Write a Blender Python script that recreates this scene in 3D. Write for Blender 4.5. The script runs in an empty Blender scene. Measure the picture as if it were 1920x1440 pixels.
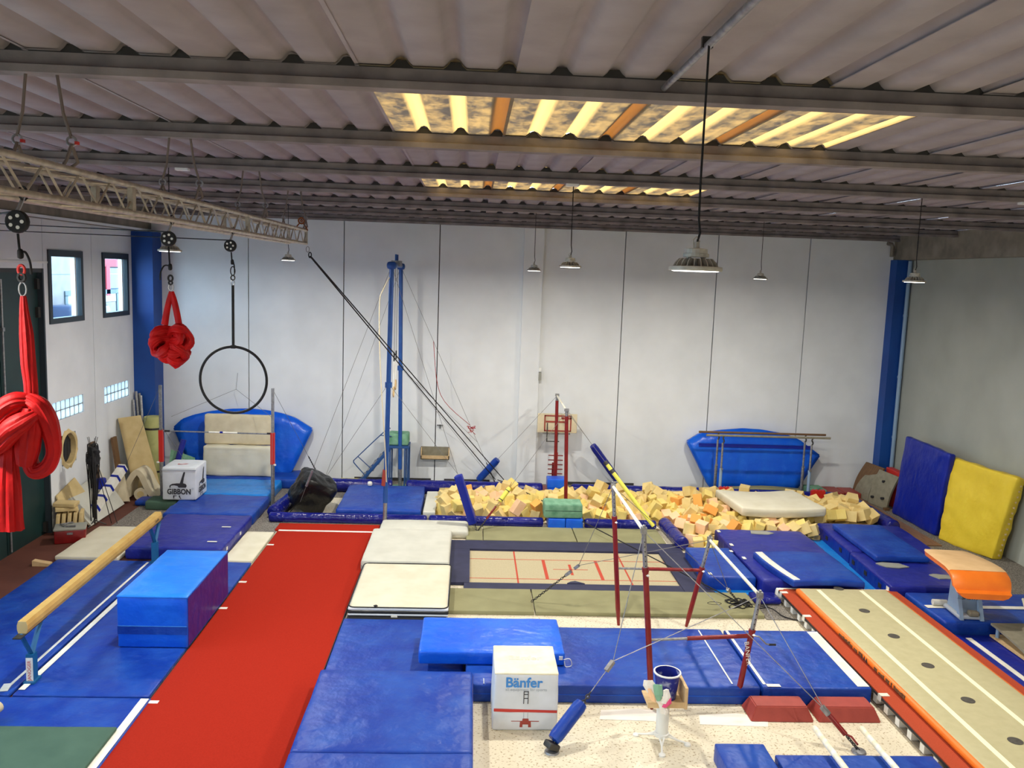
import bpy, bmesh, math, random
from mathutils import Vector, Matrix, noise
random.seed(7)
C = bpy.context.scene.collection
SC = bpy.context.scene

# ------------------------------------------------------------------ camera, world, exposure
cam = bpy.data.cameras.new('camera')
cam.sensor_width = 36.0
cam.lens = 30.0                      # 1600 px over 1920 px
cam.clip_start = .05
cam.clip_end = 300
camo = bpy.data.objects.new('camera', cam)
C.objects.link(camo)
RX = (0.99835, -0.04551, 0.03489)
DN = (0.02878, -0.12866, -0.99127)
FW = (0.04960, 0.99064, -0.12714)
camo.matrix_world = Matrix(((RX[0], -DN[0], -FW[0], 0), (RX[1], -DN[1], -FW[1], 0), (RX[2], -DN[2], -FW[2], 5.5), (0, 0, 0, 1)))
SC.camera = camo

w = bpy.data.worlds.new('overcast_sky')
SC.world = w
w.use_nodes = True
bgn = w.node_tree.nodes['Background']
bgn.inputs[0].default_value = (.62, .81, 1, 1)
bgn.inputs[1].default_value = 11.0
LAMP_W = 86.0
LAMP_COL = (1.0, .955, .87)

SC.view_settings.view_transform = 'Standard'
SC.view_settings.look = 'None'
SC.view_settings.gamma = 1
SC.view_settings.use_curve_mapping = False
SC.view_settings.exposure = 0.14

PI = math.pi

# ------------------------------------------------------------------ materials
def lin(c):
    c = c / 255.0
    return c / 12.92 if c <= .04045 else ((c + .055) / 1.055) ** 2.4


def L3(c):
    return (lin(c[0]), lin(c[1]), lin(c[2]), 1)


def M(name, col, rough=.5, metal=0.0, col2=None, vs=3.0, lo=.35, hi=.65, bump=0.0, bs=30.0, spec=.5, sheen=0.0, det=3.0, stretch=None, coat=0.0):
    m = bpy.data.materials.new(name)
    m.use_nodes = True
    nt = m.node_tree
    b = nt.nodes['Principled BSDF']
    b.inputs['Base Color'].default_value = L3(col)
    b.inputs['Roughness'].default_value = rough
    b.inputs['Metallic'].default_value = metal
    b.inputs['Specular IOR Level'].default_value = spec
    if sheen:
        b.inputs['Sheen Weight'].default_value = sheen
    if coat:
        b.inputs['Coat Weight'].default_value = coat
        b.inputs['Coat Roughness'].default_value = .25
    tc = nt.nodes.new('ShaderNodeTexCoord')
    src = tc.outputs['Object']
    if stretch:
        mp = nt.nodes.new('ShaderNodeMapping')
        mp.inputs['Scale'].default_value = stretch
        nt.links.new(src, mp.inputs[0])
        src = mp.outputs[0]
    if col2:
        n = nt.nodes.new('ShaderNodeTexNoise')
        n.inputs['Scale'].default_value = vs
        n.inputs['Detail'].default_value = det
        nt.links.new(src, n.inputs[0])
        r = nt.nodes.new('ShaderNodeValToRGB')
        r.color_ramp.elements[0].position = lo
        r.color_ramp.elements[1].position = hi
        r.color_ramp.elements[0].color = L3(col)
        r.color_ramp.elements[1].color = L3(col2)
        nt.links.new(n.outputs[0], r.inputs[0])
        nt.links.new(r.outputs[0], b.inputs['Base Color'])
    if bump:
        n = nt.nodes.new('ShaderNodeTexNoise')
        n.inputs['Scale'].default_value = bs
        n.inputs['Detail'].default_value = 3
        nt.links.new(src, n.inputs[0])
        bp = nt.nodes.new('ShaderNodeBump')
        bp.inputs['Strength'].default_value = bump
        bp.inputs['Distance'].default_value = .02
        nt.links.new(n.outputs[0], bp.inputs['Height'])
        nt.links.new(bp.outputs[0], b.inputs['Normal'])
    return m


def vinyl(name, col, col2, rough=.4, bs=6.0, bump=.4):
    m = M(name, col, rough, 0, col2, 2.2, .4, .72, 0, bs, .35, det=7)
    nt = m.node_tree
    b = nt.nodes['Principled BSDF']
    tc = [n for n in nt.nodes if n.type == 'TEX_COORD'][0]
    mp = nt.nodes.new('ShaderNodeMapping')
    mp.inputs['Rotation'].default_value = (0, 0, .5)
    mp.inputs['Scale'].default_value = (1, 1.9, 1)
    nt.links.new(tc.outputs['Object'], mp.inputs[0])
    n1 = nt.nodes.new('ShaderNodeTexNoise')        # creases of the cover
    n1.noise_type = 'RIDGED_MULTIFRACTAL'
    n1.inputs['Scale'].default_value = bs * .3
    n1.inputs['Detail'].default_value = 2.5
    n1.inputs['Distortion'].default_value = .6
    nt.links.new(mp.outputs[0], n1.inputs[0])
    n2 = nt.nodes.new('ShaderNodeTexNoise')
    n2.inputs['Scale'].default_value = bs
    n2.inputs['Detail'].default_value = 3
    nt.links.new(tc.outputs['Object'], n2.inputs[0])
    ad = nt.nodes.new('ShaderNodeMath')
    ad.operation = 'ADD'
    nt.links.new(n1.outputs[0], ad.inputs[0])
    nt.links.new(n2.outputs[0], ad.inputs[1])
    bp = nt.nodes.new('ShaderNodeBump')
    bp.inputs['Strength'].default_value = bump
    bp.inputs['Distance'].default_value = .045
    nt.links.new(ad.outputs[0], bp.inputs['Height'])
    nt.links.new(bp.outputs[0], b.inputs['Normal'])
    # chalky scuffs
    n3 = nt.nodes.new('ShaderNodeTexNoise')
    n3.inputs['Scale'].default_value = 5
    n3.inputs['Detail'].default_value = 10
    n3.inputs['Roughness'].default_value = .75
    nt.links.new(mp.outputs[0], n3.inputs[0])
    r3 = nt.nodes.new('ShaderNodeMapRange')
    r3.inputs[1].default_value = .56
    r3.inputs[2].default_value = .8
    r3.inputs[4].default_value = .3
    nt.links.new(n3.outputs[0], r3.inputs[0])
    mx = nt.nodes.new('ShaderNodeMixRGB')
    mx.inputs[2].default_value = L3((min(255, col2[0] + 70), min(255, col2[1] + 60), min(255, col2[2] + 40)))
    src = b.inputs['Base Color'].links[0].from_socket
    nt.links.new(r3.outputs[0], mx.inputs[0])
    nt.links.new(src, mx.inputs[1])
    nt.links.new(mx.outputs[0], b.inputs['Base Color'])
    return m


MT = {}
MT['white_wall'] = M('painted_concrete', (232, 235, 236), .85, 0, (222, 225, 226), 1.2, .3, .7, .06, 40, .2)
MT['grey_wall'] = M('bare_render', (170, 172, 162), .9, 0, (158, 160, 150), .9, .3, .7, .08, 30, .2)
MT['joint'] = M('joint_dark', (58, 56, 54), .9)
MT['concrete'] = M('raw_concrete', (150, 142, 128), .9, 0, (110, 103, 92), 2.5, .3, .75, .15, 20, .2, det=8)
MT['purlin'] = M('purlin_concrete', (150, 141, 138), .9, 0, (108, 101, 100), 3.0, .3, .75, .15, 18, .2, det=8)
MT['roof'] = M('fibre_cement', (160, 152, 154), .9, 0, (138, 130, 132), 2.0, .35, .8, .05, 40, .15, det=6)
MT['green_door'] = M('door_green', (22, 52, 50), .5, 0, (16, 42, 42), 1.5)
MT['dark_metal'] = M('dark_frame', (52, 62, 68), .5, .2)
MT['blue_paint'] = M('column_blue', (6, 72, 152), .55, 0, (5, 62, 138), 1.5)
MT['pale_pipe'] = M('pipe_pale_blue', (140, 165, 190), .5)
MT['steel'] = M('galvanised', (165, 165, 165), .42, .75, (135, 135, 138), 20)
MT['alu'] = M('truss_aluminium', (196, 186, 166), .42, .55, (165, 155, 138), 12)
MT['darksteel'] = M('dark_steel', (70, 68, 66), .5, .6)
MT['black'] = M('black_fabric', (20, 20, 22), .75, 0, (30, 30, 32), 20)
MT['black_bag'] = vinyl('vinyl_black', (9, 9, 10), (14, 14, 15), .35, 7, .6)
MT['rope_black'] = M('rope_black', (18, 17, 20), .8)
MT['strap_grey'] = M('sling_grey', (118, 106, 98), .8)
MT['wire'] = M('wire_rope', (120, 118, 115), .5, .4)
MT['red_silk'] = M('red_silk', (176, 8, 10), .6, 0, (148, 5, 8), 9, .3, .7, .15, 30, .2)
MT['bronze'] = M('bronze', (150, 84, 40), .4, .7)
MT['white_plastic'] = M('white_plastic', (232, 232, 226), .45)
MT['lamp_body'] = M('lamp_casting', (200, 196, 184), .5, .1, (176, 170, 158), 12)
MT['blue'] = vinyl('vinyl_blue', (12, 54, 150), (30, 78, 168))
MT['blue_bright'] = vinyl('vinyl_bright_blue', (16, 88, 214), (26, 104, 222), .3, 6, .3)
MT['blue_deep'] = vinyl('vinyl_deep_blue', (10, 30, 138), (16, 38, 150), .36)
MT['navy'] = vinyl('vinyl_navy', (28, 36, 132), (38, 46, 146), .36)
MT['sky'] = vinyl('vinyl_sky_blue', (22, 122, 206), (30, 132, 212), .32)
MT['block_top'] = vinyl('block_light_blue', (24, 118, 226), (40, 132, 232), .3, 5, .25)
MT['tube_blue'] = vinyl('vinyl_rim', (18, 24, 112), (26, 32, 126), .24, 9, .5)
MT['frame_pad'] = M('trampoline_pad', (34, 36, 66), .7, 0, (42, 44, 76), 5)
MT['yellow_vinyl'] = vinyl('vinyl_yellow', (232, 202, 58), (222, 190, 48), .42, 5, .35)
MT['white_vinyl'] = M('tape_white', (240, 238, 228), .5, 0, (226, 222, 206), 6)
MT['cream'] = M('mat_cream', (222, 216, 194), .75, 0, (212, 205, 180), 3, .35, .7, .1, 12, .25)
MT['offwhite'] = M('mat_offwhite', (208, 207, 194), .75, 0, (198, 197, 184), 3, .35, .7, .12, 9, .25)
MT['grey_side'] = M('mat_grey_side', (150, 150, 140), .75)
MT['foam_tan'] = M('foam_tan', (214, 192, 142), .9, 0, (198, 174, 122), 4, .3, .7, .1, 60, .1)
MT['foam_beige'] = M('foam_beige', (222, 210, 180), .9, 0, (206, 192, 160), 4, .3, .7, .1, 60, .1)
MT['foam_cream'] = M('foam_cube_cream', (232, 208, 146), .95, 0, (220, 194, 128), 5, .3, .7, .15, 60, .05)
MT['foam_yellow'] = M('foam_cube_yellow', (236, 214, 134), .95, 0, (226, 200, 114), 5, .3, .7, .15, 60, .05)
MT['foam_orange'] = M('foam_cube_orange', (240, 170, 90), .95, 0, (240, 170, 90), 5, .3, .7, .15, 60, .05)
MT['foam_pink'] = M('foam_cube_pink', (246, 206, 164), .95, 0, (242, 194, 148), 5, .3, .7, .15, 60, .05)
MT['olive'] = M('mat_olive', (148, 145, 108), .85, 0, (136, 133, 98), 2.5, .3, .7, .1, 30, .2)
MT['dgreen'] = M('mat_green', (78, 104, 88), .85, 0, (68, 94, 80), 2.5, .3, .7, .1, 30, .2)
MT['green_foam'] = M('foam_green', (128, 172, 142), .8, 0, (92, 142, 112), 7, .4, .75, .2, 20, .2)
MT['green_roll'] = M('roll_green', (186, 186, 122), .85, 0, (170, 172, 110), 4)
MT['red_carpet'] = M('carpet_red', (170, 44, 29), .95, 0, (158, 39, 25), 60, .3, .7, .2, 220, .05)
MT['run_carpet'] = M('carpet_brick_red', (180, 80, 55), .95, 0, (168, 72, 48), 60, .3, .7, .2, 220, .05)
MT['red_block'] = M('vinyl_brick', (164, 66, 54), .55, 0, (148, 56, 46), 6, .3, .8, .1, 20)
MT['red_paint'] = M('bar_red', (132, 22, 22), .35, 0, (116, 18, 18), 8)
MT['red_bright'] = M('paint_red', (190, 34, 26), .45)
MT['air_top'] = M('air_track_top', (190, 182, 142), .7, 0, (182, 174, 134), 8, .3, .7, .05, 120, .3)
MT['orange'] = M('orange_pvc', (240, 124, 34), .4, 0, (234, 116, 28), 6)
MT['vault_tan'] = M('vault_suede', (222, 186, 138), .9, 0, (210, 172, 124), 4, .3, .7, .05, 60, .1)
MT['line_cream'] = M('track_line', (246, 240, 206), .6)
MT['disc'] = M('track_disc', (84, 80, 72), .7, 0, (66, 62, 56), 30)
MT['bed'] = M('trampoline_web', (190, 178, 146), .85, 0, (180, 168, 136), 40, .3, .7, .1, 160, .1)
MT['bed_line'] = M('bed_line_red', (186, 66, 42), .8)
MT['wood_light'] = M('plywood', (214, 186, 142), .65, 0, (196, 164, 118), 6, .3, .7, 0, 10, .3, stretch=(1, 8, 1))
MT['beam_wood'] = M('beam_suede', (204, 170, 100), .8, 0, (188, 150, 82), 5, .3, .8, .08, 40, .2)
MT['wood_dark'] = M('board_brown', (120, 88, 56), .65, 0, (98, 70, 44), 5, .3, .7, stretch=(1, 6, 1))
MT['board_grey'] = M('board_carpet', (142, 136, 116), .9, 0, (128, 122, 102), 8)
MT['floor_wood'] = M('floor_path', (140, 104, 76), .75, 0, (120, 88, 64), 5, .3, .7, stretch=(4, 1, 1))
MT['teal_paint'] = M('beam_leg_blue', (16, 92, 140), .45)
MT['tower_blue'] = M('tower_blue', (22, 74, 150), .45, 0, (40, 96, 160), 6, .45, .9)
MT['stair_blue'] = M('stair_blue', (34, 76, 130), .5)
MT['print_dark'] = M('print_dark', (52, 50, 54), .7)
MT['print_blue'] = M('print_blue', (66, 140, 210), .6)
MT['print_red'] = M('print_red', (196, 58, 48), .6)
MT['print_grey'] = M('print_grey', (178, 186, 192), .7)
MT['box_white'] = M('box_cover_white', (222, 226, 230), .6, 0, (210, 214, 216), 4, .3, .7, .1, 8)
MT['box_cream'] = M('box_top_cream', (238, 232, 206), .65, 0, (226, 218, 188), 6)
MT['yellow_foam'] = M('noodle_yellow', (238, 228, 92), .6)
MT['bar_white'] = M('bar_fibre', (232, 222, 186), .5, 0, (246, 244, 236), 9)
MT['chalk_white'] = M('painted_tube_white', (226, 226, 220), .5)
MT['bucket'] = M('bucket_blue', (22, 34, 128), .4, 0, (190, 196, 214), 9, .56, .8)
MT['paper_white'] = M('paper_white', (236, 230, 220), .7)
MT['paper_green'] = M('paper_green', (130, 180, 150), .7)
MT['paper_pink'] = M('paper_pink', (230, 80, 130), .7)
MT['carpet_grey'] = M('carpet_speckle', (150, 144, 134), .95, 0, (92, 88, 84), 55, .38, .62, .1, 120, .1)
MT['facade'] = M('facade_plaster', (122, 114, 112), .9, 0, (112, 104, 102), 3)
MT['facade_red'] = M('facade_red', (150, 40, 48), .7)
MT['facade_window'] = M('facade_glass', (44, 58, 84), .2)
MT['facade_grey'] = M('facade_frame', (62, 74, 78), .6)
MT['facade_white'] = M('facade_panel', (150, 148, 136), .7)
MT['ground'] = M('yard_ground', (170, 168, 160), .95)
MT['rubber'] = M('rubber', (40, 40, 42), .8)
MT['redbrown'] = M('floor_red_paint', (104, 62, 50), .7, 0, (84, 48, 40), 1.6, .3, .75, .08, 30, .3, det=8)


def floor_mat():
    m = M('terrazzo', (226, 217, 194), .6, 0, (212, 202, 176), .8, .3, .7, 0, 10, .4, det=4)
    nt = m.node_tree
    b = nt.nodes['Principled BSDF']
    src = b.inputs['Base Color'].links[0].from_socket
    tc = nt.nodes['Texture Coordinate'] if 'Texture Coordinate' in nt.nodes else nt.nodes.new('ShaderNodeTexCoord')
    n = nt.nodes.new('ShaderNodeTexNoise')
    n.inputs['Scale'].default_value = 32
    n.inputs['Detail'].default_value = 2
    nt.links.new(tc.outputs['Object'], n.inputs[0])
    r = nt.nodes.new('ShaderNodeValToRGB')
    r.color_ramp.elements[0].position = .57
    r.color_ramp.elements[1].position = .68
    nt.links.new(n.outputs[0], r.inputs[0])
    mx = nt.nodes.new('ShaderNodeMixRGB')
    mx.inputs[2].default_value = L3((164, 146, 112))
    nt.links.new(r.outputs[0], mx.inputs[0])
    nt.links.new(src, mx.inputs[1])
    nt.links.new(mx.outputs[0], b.inputs['Base Color'])
    return m


MT['floor'] = floor_mat()


def skylight_mat():
    m = bpy.data.materials.new('translucent_sheet')
    m.use_nodes = True
    nt = m.node_tree
    nt.nodes.clear()
    out = nt.nodes.new('ShaderNodeOutputMaterial')
    tc = nt.nodes.new('ShaderNodeTexCoord')
    mp = nt.nodes.new('ShaderNodeMapping')
    mp.inputs['Scale'].default_value = (1, .55, 1)
    n = nt.nodes.new('ShaderNodeTexNoise')
    n.inputs['Scale'].default_value = 4
    n.inputs['Detail'].default_value = 8
    n.inputs['Roughness'].default_value = .7
    r = nt.nodes.new('ShaderNodeValToRGB')
    r.color_ramp.elements[0].position = .42
    r.color_ramp.elements[1].position = .62
    r.color_ramp.elements[0].color = L3((36, 31, 28))
    r.color_ramp.elements[1].color = L3((126, 90, 48))
    tr = nt.nodes.new('ShaderNodeBsdfTranslucent')
    df = nt.nodes.new('ShaderNodeBsdfDiffuse')
    df.inputs[0].default_value = L3((190, 176, 150))
    mx = nt.nodes.new('ShaderNodeMixShader')
    mx.inputs[0].default_value = .55
    nt.links.new(tc.outputs['Object'], mp.inputs[0])
    nt.links.new(mp.outputs[0], n.inputs[0])
    nt.links.new(n.outputs[0], r.inputs[0])
    sp = nt.nodes.new('ShaderNodeSeparateXYZ')
    nt.links.new(tc.outputs['Object'], sp.inputs[0])
    mr = nt.nodes.new('ShaderNodeMapRange')
    mr.inputs[1].default_value = .004
    mr.inputs[2].default_value = .03
    nt.links.new(sp.outputs[2], mr.inputs[0])
    cl = nt.nodes.new('ShaderNodeMixRGB')
    cl.inputs[2].default_value = L3((176, 130, 70))
    nt.links.new(mr.outputs[0], cl.inputs[0])
    nt.links.new(r.outputs[0], cl.inputs[1])
    nt.links.new(cl.outputs[0], tr.inputs[0])
    nt.links.new(df.outputs[0], mx.inputs[1])
    nt.links.new(tr.outputs[0], mx.inputs[2])
    nt.links.new(mx.outputs[0], out.inputs[0])
    return m


def glass_mat(name, tint, gloss=.06, trans=None):
    m = bpy.data.materials.new(name)
    m.use_nodes = True
    nt = m.node_tree
    nt.nodes.clear()
    out = nt.nodes.new('ShaderNodeOutputMaterial')
    t = nt.nodes.new('ShaderNodeBsdfTranslucent' if trans else 'ShaderNodeBsdfTransparent')
    t.inputs[0].default_value = tint
    g = nt.nodes.new('ShaderNodeBsdfGlossy')
    g.inputs['Roughness'].default_value = .1
    mx = nt.nodes.new('ShaderNodeMixShader')
    mx.inputs[0].default_value = gloss
    nt.links.new(t.outputs[0], mx.inputs[1])
    nt.links.new(g.outputs[0], mx.inputs[2])
    nt.links.new(mx.outputs[0], out.inputs[0])
    return m


def emit_mat(name, col, s):
    m = bpy.data.materials.new(name)
    m.use_nodes = True
    nt = m.node_tree
    b = nt.nodes['Principled BSDF']
    b.inputs['Emission Color'].default_value = (*col, 1)
    b.inputs['Emission Strength'].default_value = s
    return m


MT['skylight'] = skylight_mat()
MT['glass'] = glass_mat('window_glass', (.86, .95, 1, 1))
MT['glassblock'] = glass_mat('glass_block', (.7, .76, .82, 1), .08, True)
MT['lens'] = emit_mat('lamp_lens', LAMP_COL, 9)


# ------------------------------------------------------------------ mesh builder
class MB:
    def __init__(s):
        s.v = []
        s.f = []

    def add(s, vs, fs):
        o = len(s.v)
        s.v += [tuple(p) for p in vs]
        s.f += [tuple(i + o for i in f) for f in fs]
        return s

    def box(s, c, d, rot=None):
        hx, hy, hz = d[0] / 2, d[1] / 2, d[2] / 2
        vs = [Vector((x, y, z)) for z in (-hz, hz) for y in (-hy, hy) for x in (-hx, hx)]
        if rot is not None:
            vs = [rot @ v for v in vs]
        c = Vector(c)
        return s.add([v + c for v in vs], [(0, 2, 3, 1), (4, 5, 7, 6), (0, 1, 5, 4), (2, 6, 7, 3), (0, 4, 6, 2), (1, 3, 7, 5)])

    def bb(s, x0, x1, y0, y1, z0, z1):
        return s.box(((x0 + x1) / 2, (y0 + y1) / 2, (z0 + z1) / 2), (x1 - x0, y1 - y0, z1 - z0))

    def rings(s, rings, closed=True, cap=True, loop=False):
        n = len(rings[0])
        o = len(s.v)
        for r in rings:
            s.v += [tuple(p) for p in r]
        m = len(rings)
        for i in range(m if loop else m - 1):
            a, b = o + i * n, o + ((i + 1) % m) * n
            for j in range(n if closed else n - 1):
                k = (j + 1) % n
                s.f.append((a + j, a + k, b + k, b + j))
        if cap and not loop:
            s.f.append(tuple(o + j for j in reversed(range(n))))
            s.f.append(tuple(o + (m - 1) * n + j for j in range(n)))
        return s

    def tube(s, path, r, n=8, loop=False, flat=1.0, prof=None):
        P = [Vector(p) for p in path]
        m = len(P)
        rings = []
        up = None
        for i, p in enumerate(P):
            if loop:
                t = P[(i + 1) % m] - P[i - 1]
            else:
                t = P[min(i + 1, m - 1)] - P[max(i - 1, 0)]
            if t.length < 1e-9:
                t = Vector((0, 0, 1))
            t.normalize()
            if up is None:
                up = Vector((0, 0, 1)) if abs(t.z) < .9 else Vector((0, 1, 0))
            a = t.cross(up)
            if a.length < 1e-6:
                a = t.orthogonal()
            a.normalize()
            b = a.cross(t).normalized()
            up = b
            rr = r[i] if isinstance(r, (list, tuple)) else r
            ring = []
            for j in range(n):
                th = 2 * PI * j / n
                q = rr * (prof(th, i / max(1, m - 1)) if prof else 1)
                ring.append(p + a * math.cos(th) * q + b * math.sin(th) * q * flat)
            rings.append(ring)
        return s.rings(rings, True, True, loop)

    def cyl(s, p0, p1, r0, r1=None, n=12):
        return s.tube([p0, p1], [r0, r0 if r1 is None else r1], n)

    def lathe(s, prof, c=(0, 0, 0), n=20, cap=True):
        return s.rings([[(c[0] + r * math.cos(2 * PI * j / n), c[1] + r * math.sin(2 * PI * j / n), c[2] + z) for j in range(n)] for r, z in prof], True, cap)

    def prism(s, poly, d0, d1, axis='z'):
        # poly of 2-D points extruded along axis (x: (y,z), y: (x,z), z: (x,y))
        def p(a, b, d):
            return (a, b, d) if axis == 'z' else ((a, d, b) if axis == 'y' else (d, a, b))
        return s.rings([[p(a, b, d0) for a, b in poly], [p(a, b, d1) for a, b in poly]])

    def soft(s, d, r=.03, n=(10, 10, 3), amp=0.0, freq=2.0, seed=0, puff=0.0, base=True, fn=None, c=(0, 0, 0)):
        h = [x / 2 for x in d]
        r = min(r, min(h) * .98)
        ax = []
        for k in range(3):
            i = h[k] - r
            core = [-i + 2 * i * t / n[k] for t in range(n[k] + 1)] if i > 1e-4 else [0.0]
            ax.append([-h[k], -h[k] + r * .25] + core + [h[k] - r * .25, h[k]])
        key = {}
        vs = []

        def vid(p):
            k = (round(p[0], 5), round(p[1], 5), round(p[2], 5))
            if k not in key:
                q = Vector([max(-(h[i] - r), min(h[i] - r, p[i])) for i in range(3)])
                e = Vector(p) - q
                if e.length > 1e-7:
                    v = q + e.normalized() * r
                    nn = e.normalized()
                else:
                    v = Vector(p)
                    nn = Vector((0, 0, 1))
                if puff and v.z > 0:
                    v.z += puff * (1 - (v.x / h[0]) ** 2) * (1 - (v.y / h[1]) ** 2)
                if amp:
                    a = amp * (noise.noise(v * freq + Vector((seed * 7.1, seed * 3.3, 0))) + .5 * noise.noise(v * freq * 2.7 + Vector((0, seed * 5.7, 2))))
                    if not base or v.z > -h[2] + r * .9:
                        v = v + nn * a
                if fn:
                    v = fn(v)
                key[k] = len(vs)
                vs.append(v + Vector(c))
            return key[k]
        fs = []
        for k in range(3):
            i, j = (k + 1) % 3, (k + 2) % 3
            for sg in (-1, 1):
                for a in range(len(ax[i]) - 1):
                    for b in range(len(ax[j]) - 1):
                        q = []
                        for (u, t) in ((a, b), (a + 1, b), (a + 1, b + 1), (a, b + 1)):
                            p = [0, 0, 0]
                            p[k] = sg * h[k]
                            p[i] = ax[i][u]
                            p[j] = ax[j][t]
                            q.append(vid(p))
                        if sg < 0:
                            q.reverse()
                        if len(set(q)) > 2:
                            fs.append(tuple(dict.fromkeys(q)))
        return s.add(vs, fs)

    def mesh(s, name, smooth=False, angle=40):
        me = bpy.data.meshes.new(name)
        me.from_pydata(s.v, [], s.f)
        me.validate()
        bm = bmesh.new()
        bm.from_mesh(me)
        bmesh.ops.recalc_face_normals(bm, faces=bm.faces)
        bm.to_mesh(me)
        bm.free()
        if smooth:
            me.polygons.foreach_set('use_smooth', [True] * len(me.polygons))
            try:
                me.set_sharp_from_angle(angle=math.radians(angle))
            except Exception:
                pass
        return me

    def build(s, name, mat, parent=None, loc=(0, 0, 0), rot=(0, 0, 0), smooth=False, angle=40):
        return link(name, s.mesh(name, smooth, angle), mat, parent, loc, rot)


def link(name, me, mat, parent=None, loc=(0, 0, 0), rot=(0, 0, 0)):
    o = bpy.data.objects.new(name, me)
    C.objects.link(o)
    o.location = loc
    o.rotation_euler = rot
    if mat is not None and me is not None and not me.materials:
        me.materials.append(MT[mat] if isinstance(mat, str) else mat)
    if parent is not None:
        o.parent = parent
    return o


def tag(o, label, cat, group=None):
    o['label'] = label
    o['category'] = cat
    if group:
        o['group'] = group
    return o


def thing(name, label, cat, loc=(0, 0, 0), rot=(0, 0, 0), group=None):
    return tag(link(name, None, None, None, loc, rot), label, cat, group)


def struct(o):
    o['kind'] = 'structure'
    return o


def copy_tree(o, parent=None):
    c = o.copy()
    C.objects.link(c)
    c.parent = parent
    for ch in list(o.children):
        copy_tree(ch, c)
    return c


def text(s, size, mat, parent, loc, rot, name='lettering', bold=0.0, sx=1.0, ext=.0008, align='CENTER'):
    cu = bpy.data.curves.new('lettering', 'FONT')
    cu.body = s
    cu.size = size
    cu.align_x = align
    cu.align_y = 'CENTER'
    cu.offset = bold
    cu.extrude = ext
    cu.resolution_u = 3
    t = bpy.data.objects.new('lettering', cu)
    C.objects.link(t)
    dg = bpy.context.evaluated_depsgraph_get()
    me = bpy.data.meshes.new_from_object(t.evaluated_get(dg))
    bpy.data.objects.remove(t)
    o = link(name, me, mat, parent, loc, rot)
    o.scale = (sx, 1, 1)
    return o


def mat_slab(name, label, cat, x0, x1, y0, y1, z0, z1, m, r=.03, amp=.006, rotz=0, puff=.0, seed=None, n=None, freq=2.0, group=None, fn=None, rot=None):
    mb = MB()
    d = (x1 - x0, y1 - y0, z1 - z0)
    n = n or (max(4, int(d[0] / .12)), max(4, int(d[1] / .12)), 3)
    if seed is None:
        seed = random.randint(0, 99)
    mb.soft(d, r, n, amp, freq, seed, puff, c=(0, 0, d[2] / 2), fn=fn)
    o = mb.build(name, m, None, ((x0 + x1) / 2, (y0 + y1) / 2, z0), rot or (0, 0, rotz), True, 60)
    return tag(o, label, cat, group)


def strip(parent, x0, x1, y0, y1, z, m='white_vinyl', name='white_stripe', t=.004):
    """flat tape on a mat, in the parent's local frame"""
    l = parent.location
    return MB().bb(x0 - l.x, x1 - l.x, y0 - l.y, y1 - l.y, z - l.z, z - l.z + t).build(name, m, parent)


def wires(parent, paths, r=.0045, m='wire', name='guy_wire'):
    l = Vector(parent.location)
    for p in paths:
        MB().tube([Vector(q) - l for q in p], r, 6).build(name, m, parent, smooth=True)


def lerp(a, b, t):
    return Vector(a) + (Vector(b) - Vector(a)) * t


def chain(mb, a, b, k=None, r=.006, w=.014):
    a, b = Vector(a), Vector(b)
    n = k or max(3, int((b - a).length / .045))
    d = (b - a).normalized()
    s1 = d.orthogonal().normalized()
    s2 = d.cross(s1)
    h = (b - a).length / n * .68
    for i in range(n):
        c = lerp(a, b, (i + .5) / n)
        u = s1 if i % 2 else s2
        mb.tube([c + d * (h * math.cos(t)) + u * (w * math.sin(t)) for t in [2 * PI * q / 8 for q in range(8)]], r, 5, loop=True)
    return mb


# ------------------------------------------------------------------ room shell
XL, XR, YF, YB, ZR = -8.35, 11.3, -6.0, 22.1, 6.83
struct(MB().bb(XL - .3, XR + .3, YF - .3, YB + .3, -.3, 0).build('floor', 'floor'))
struct(MB().bb(XL - .22, -5.2, YF, 22.0, .001, .004).build('floor', 'redbrown'))
tag(MB().bb(-7.38, -6.2, 17.45, 22.1, .004, .012).build('carpet', 'carpet_grey'), 'grey speckled carpet on the floor beside the white cube box', 'carpet')
tag(MB().bb(-6.2, 11.28, 20.3, 22.08, .004, .012).build('carpet', 'carpet_grey'), 'long grey speckled carpet strip along the back wall behind the foam pit', 'carpet')
tag(MB().bb(-4.62, -3.95, 17.3, 20.3, .004, .012).build('carpet', 'carpet_grey'), 'narrow grey carpet between the blue landing mats and the foam pit', 'carpet')
tag(MB().bb(5.0, 5.5, 13.25, 13.85, .004, .012).build('carpet', 'carpet_grey'), 'small grey carpet piece at the corner of the red runway', 'carpet')
tag(MB().bb(9.75, 11.28, 14.0, 20.3, .004, .012).build('carpet', 'carpet_grey'), 'grey carpet under the blue and yellow mats leaning at the right wall', 'carpet')
t = thing('plank_path', 'brown wooden planks along the right edge of the foam pit', 'planks', (10.05, 19.3, .012))
for k in range(3):
    MB().bb(-.22, .22, -1.95 + k * 1.3, -.66 + k * 1.3, 0, .025).build('plank', 'floor_wood', t)

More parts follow.
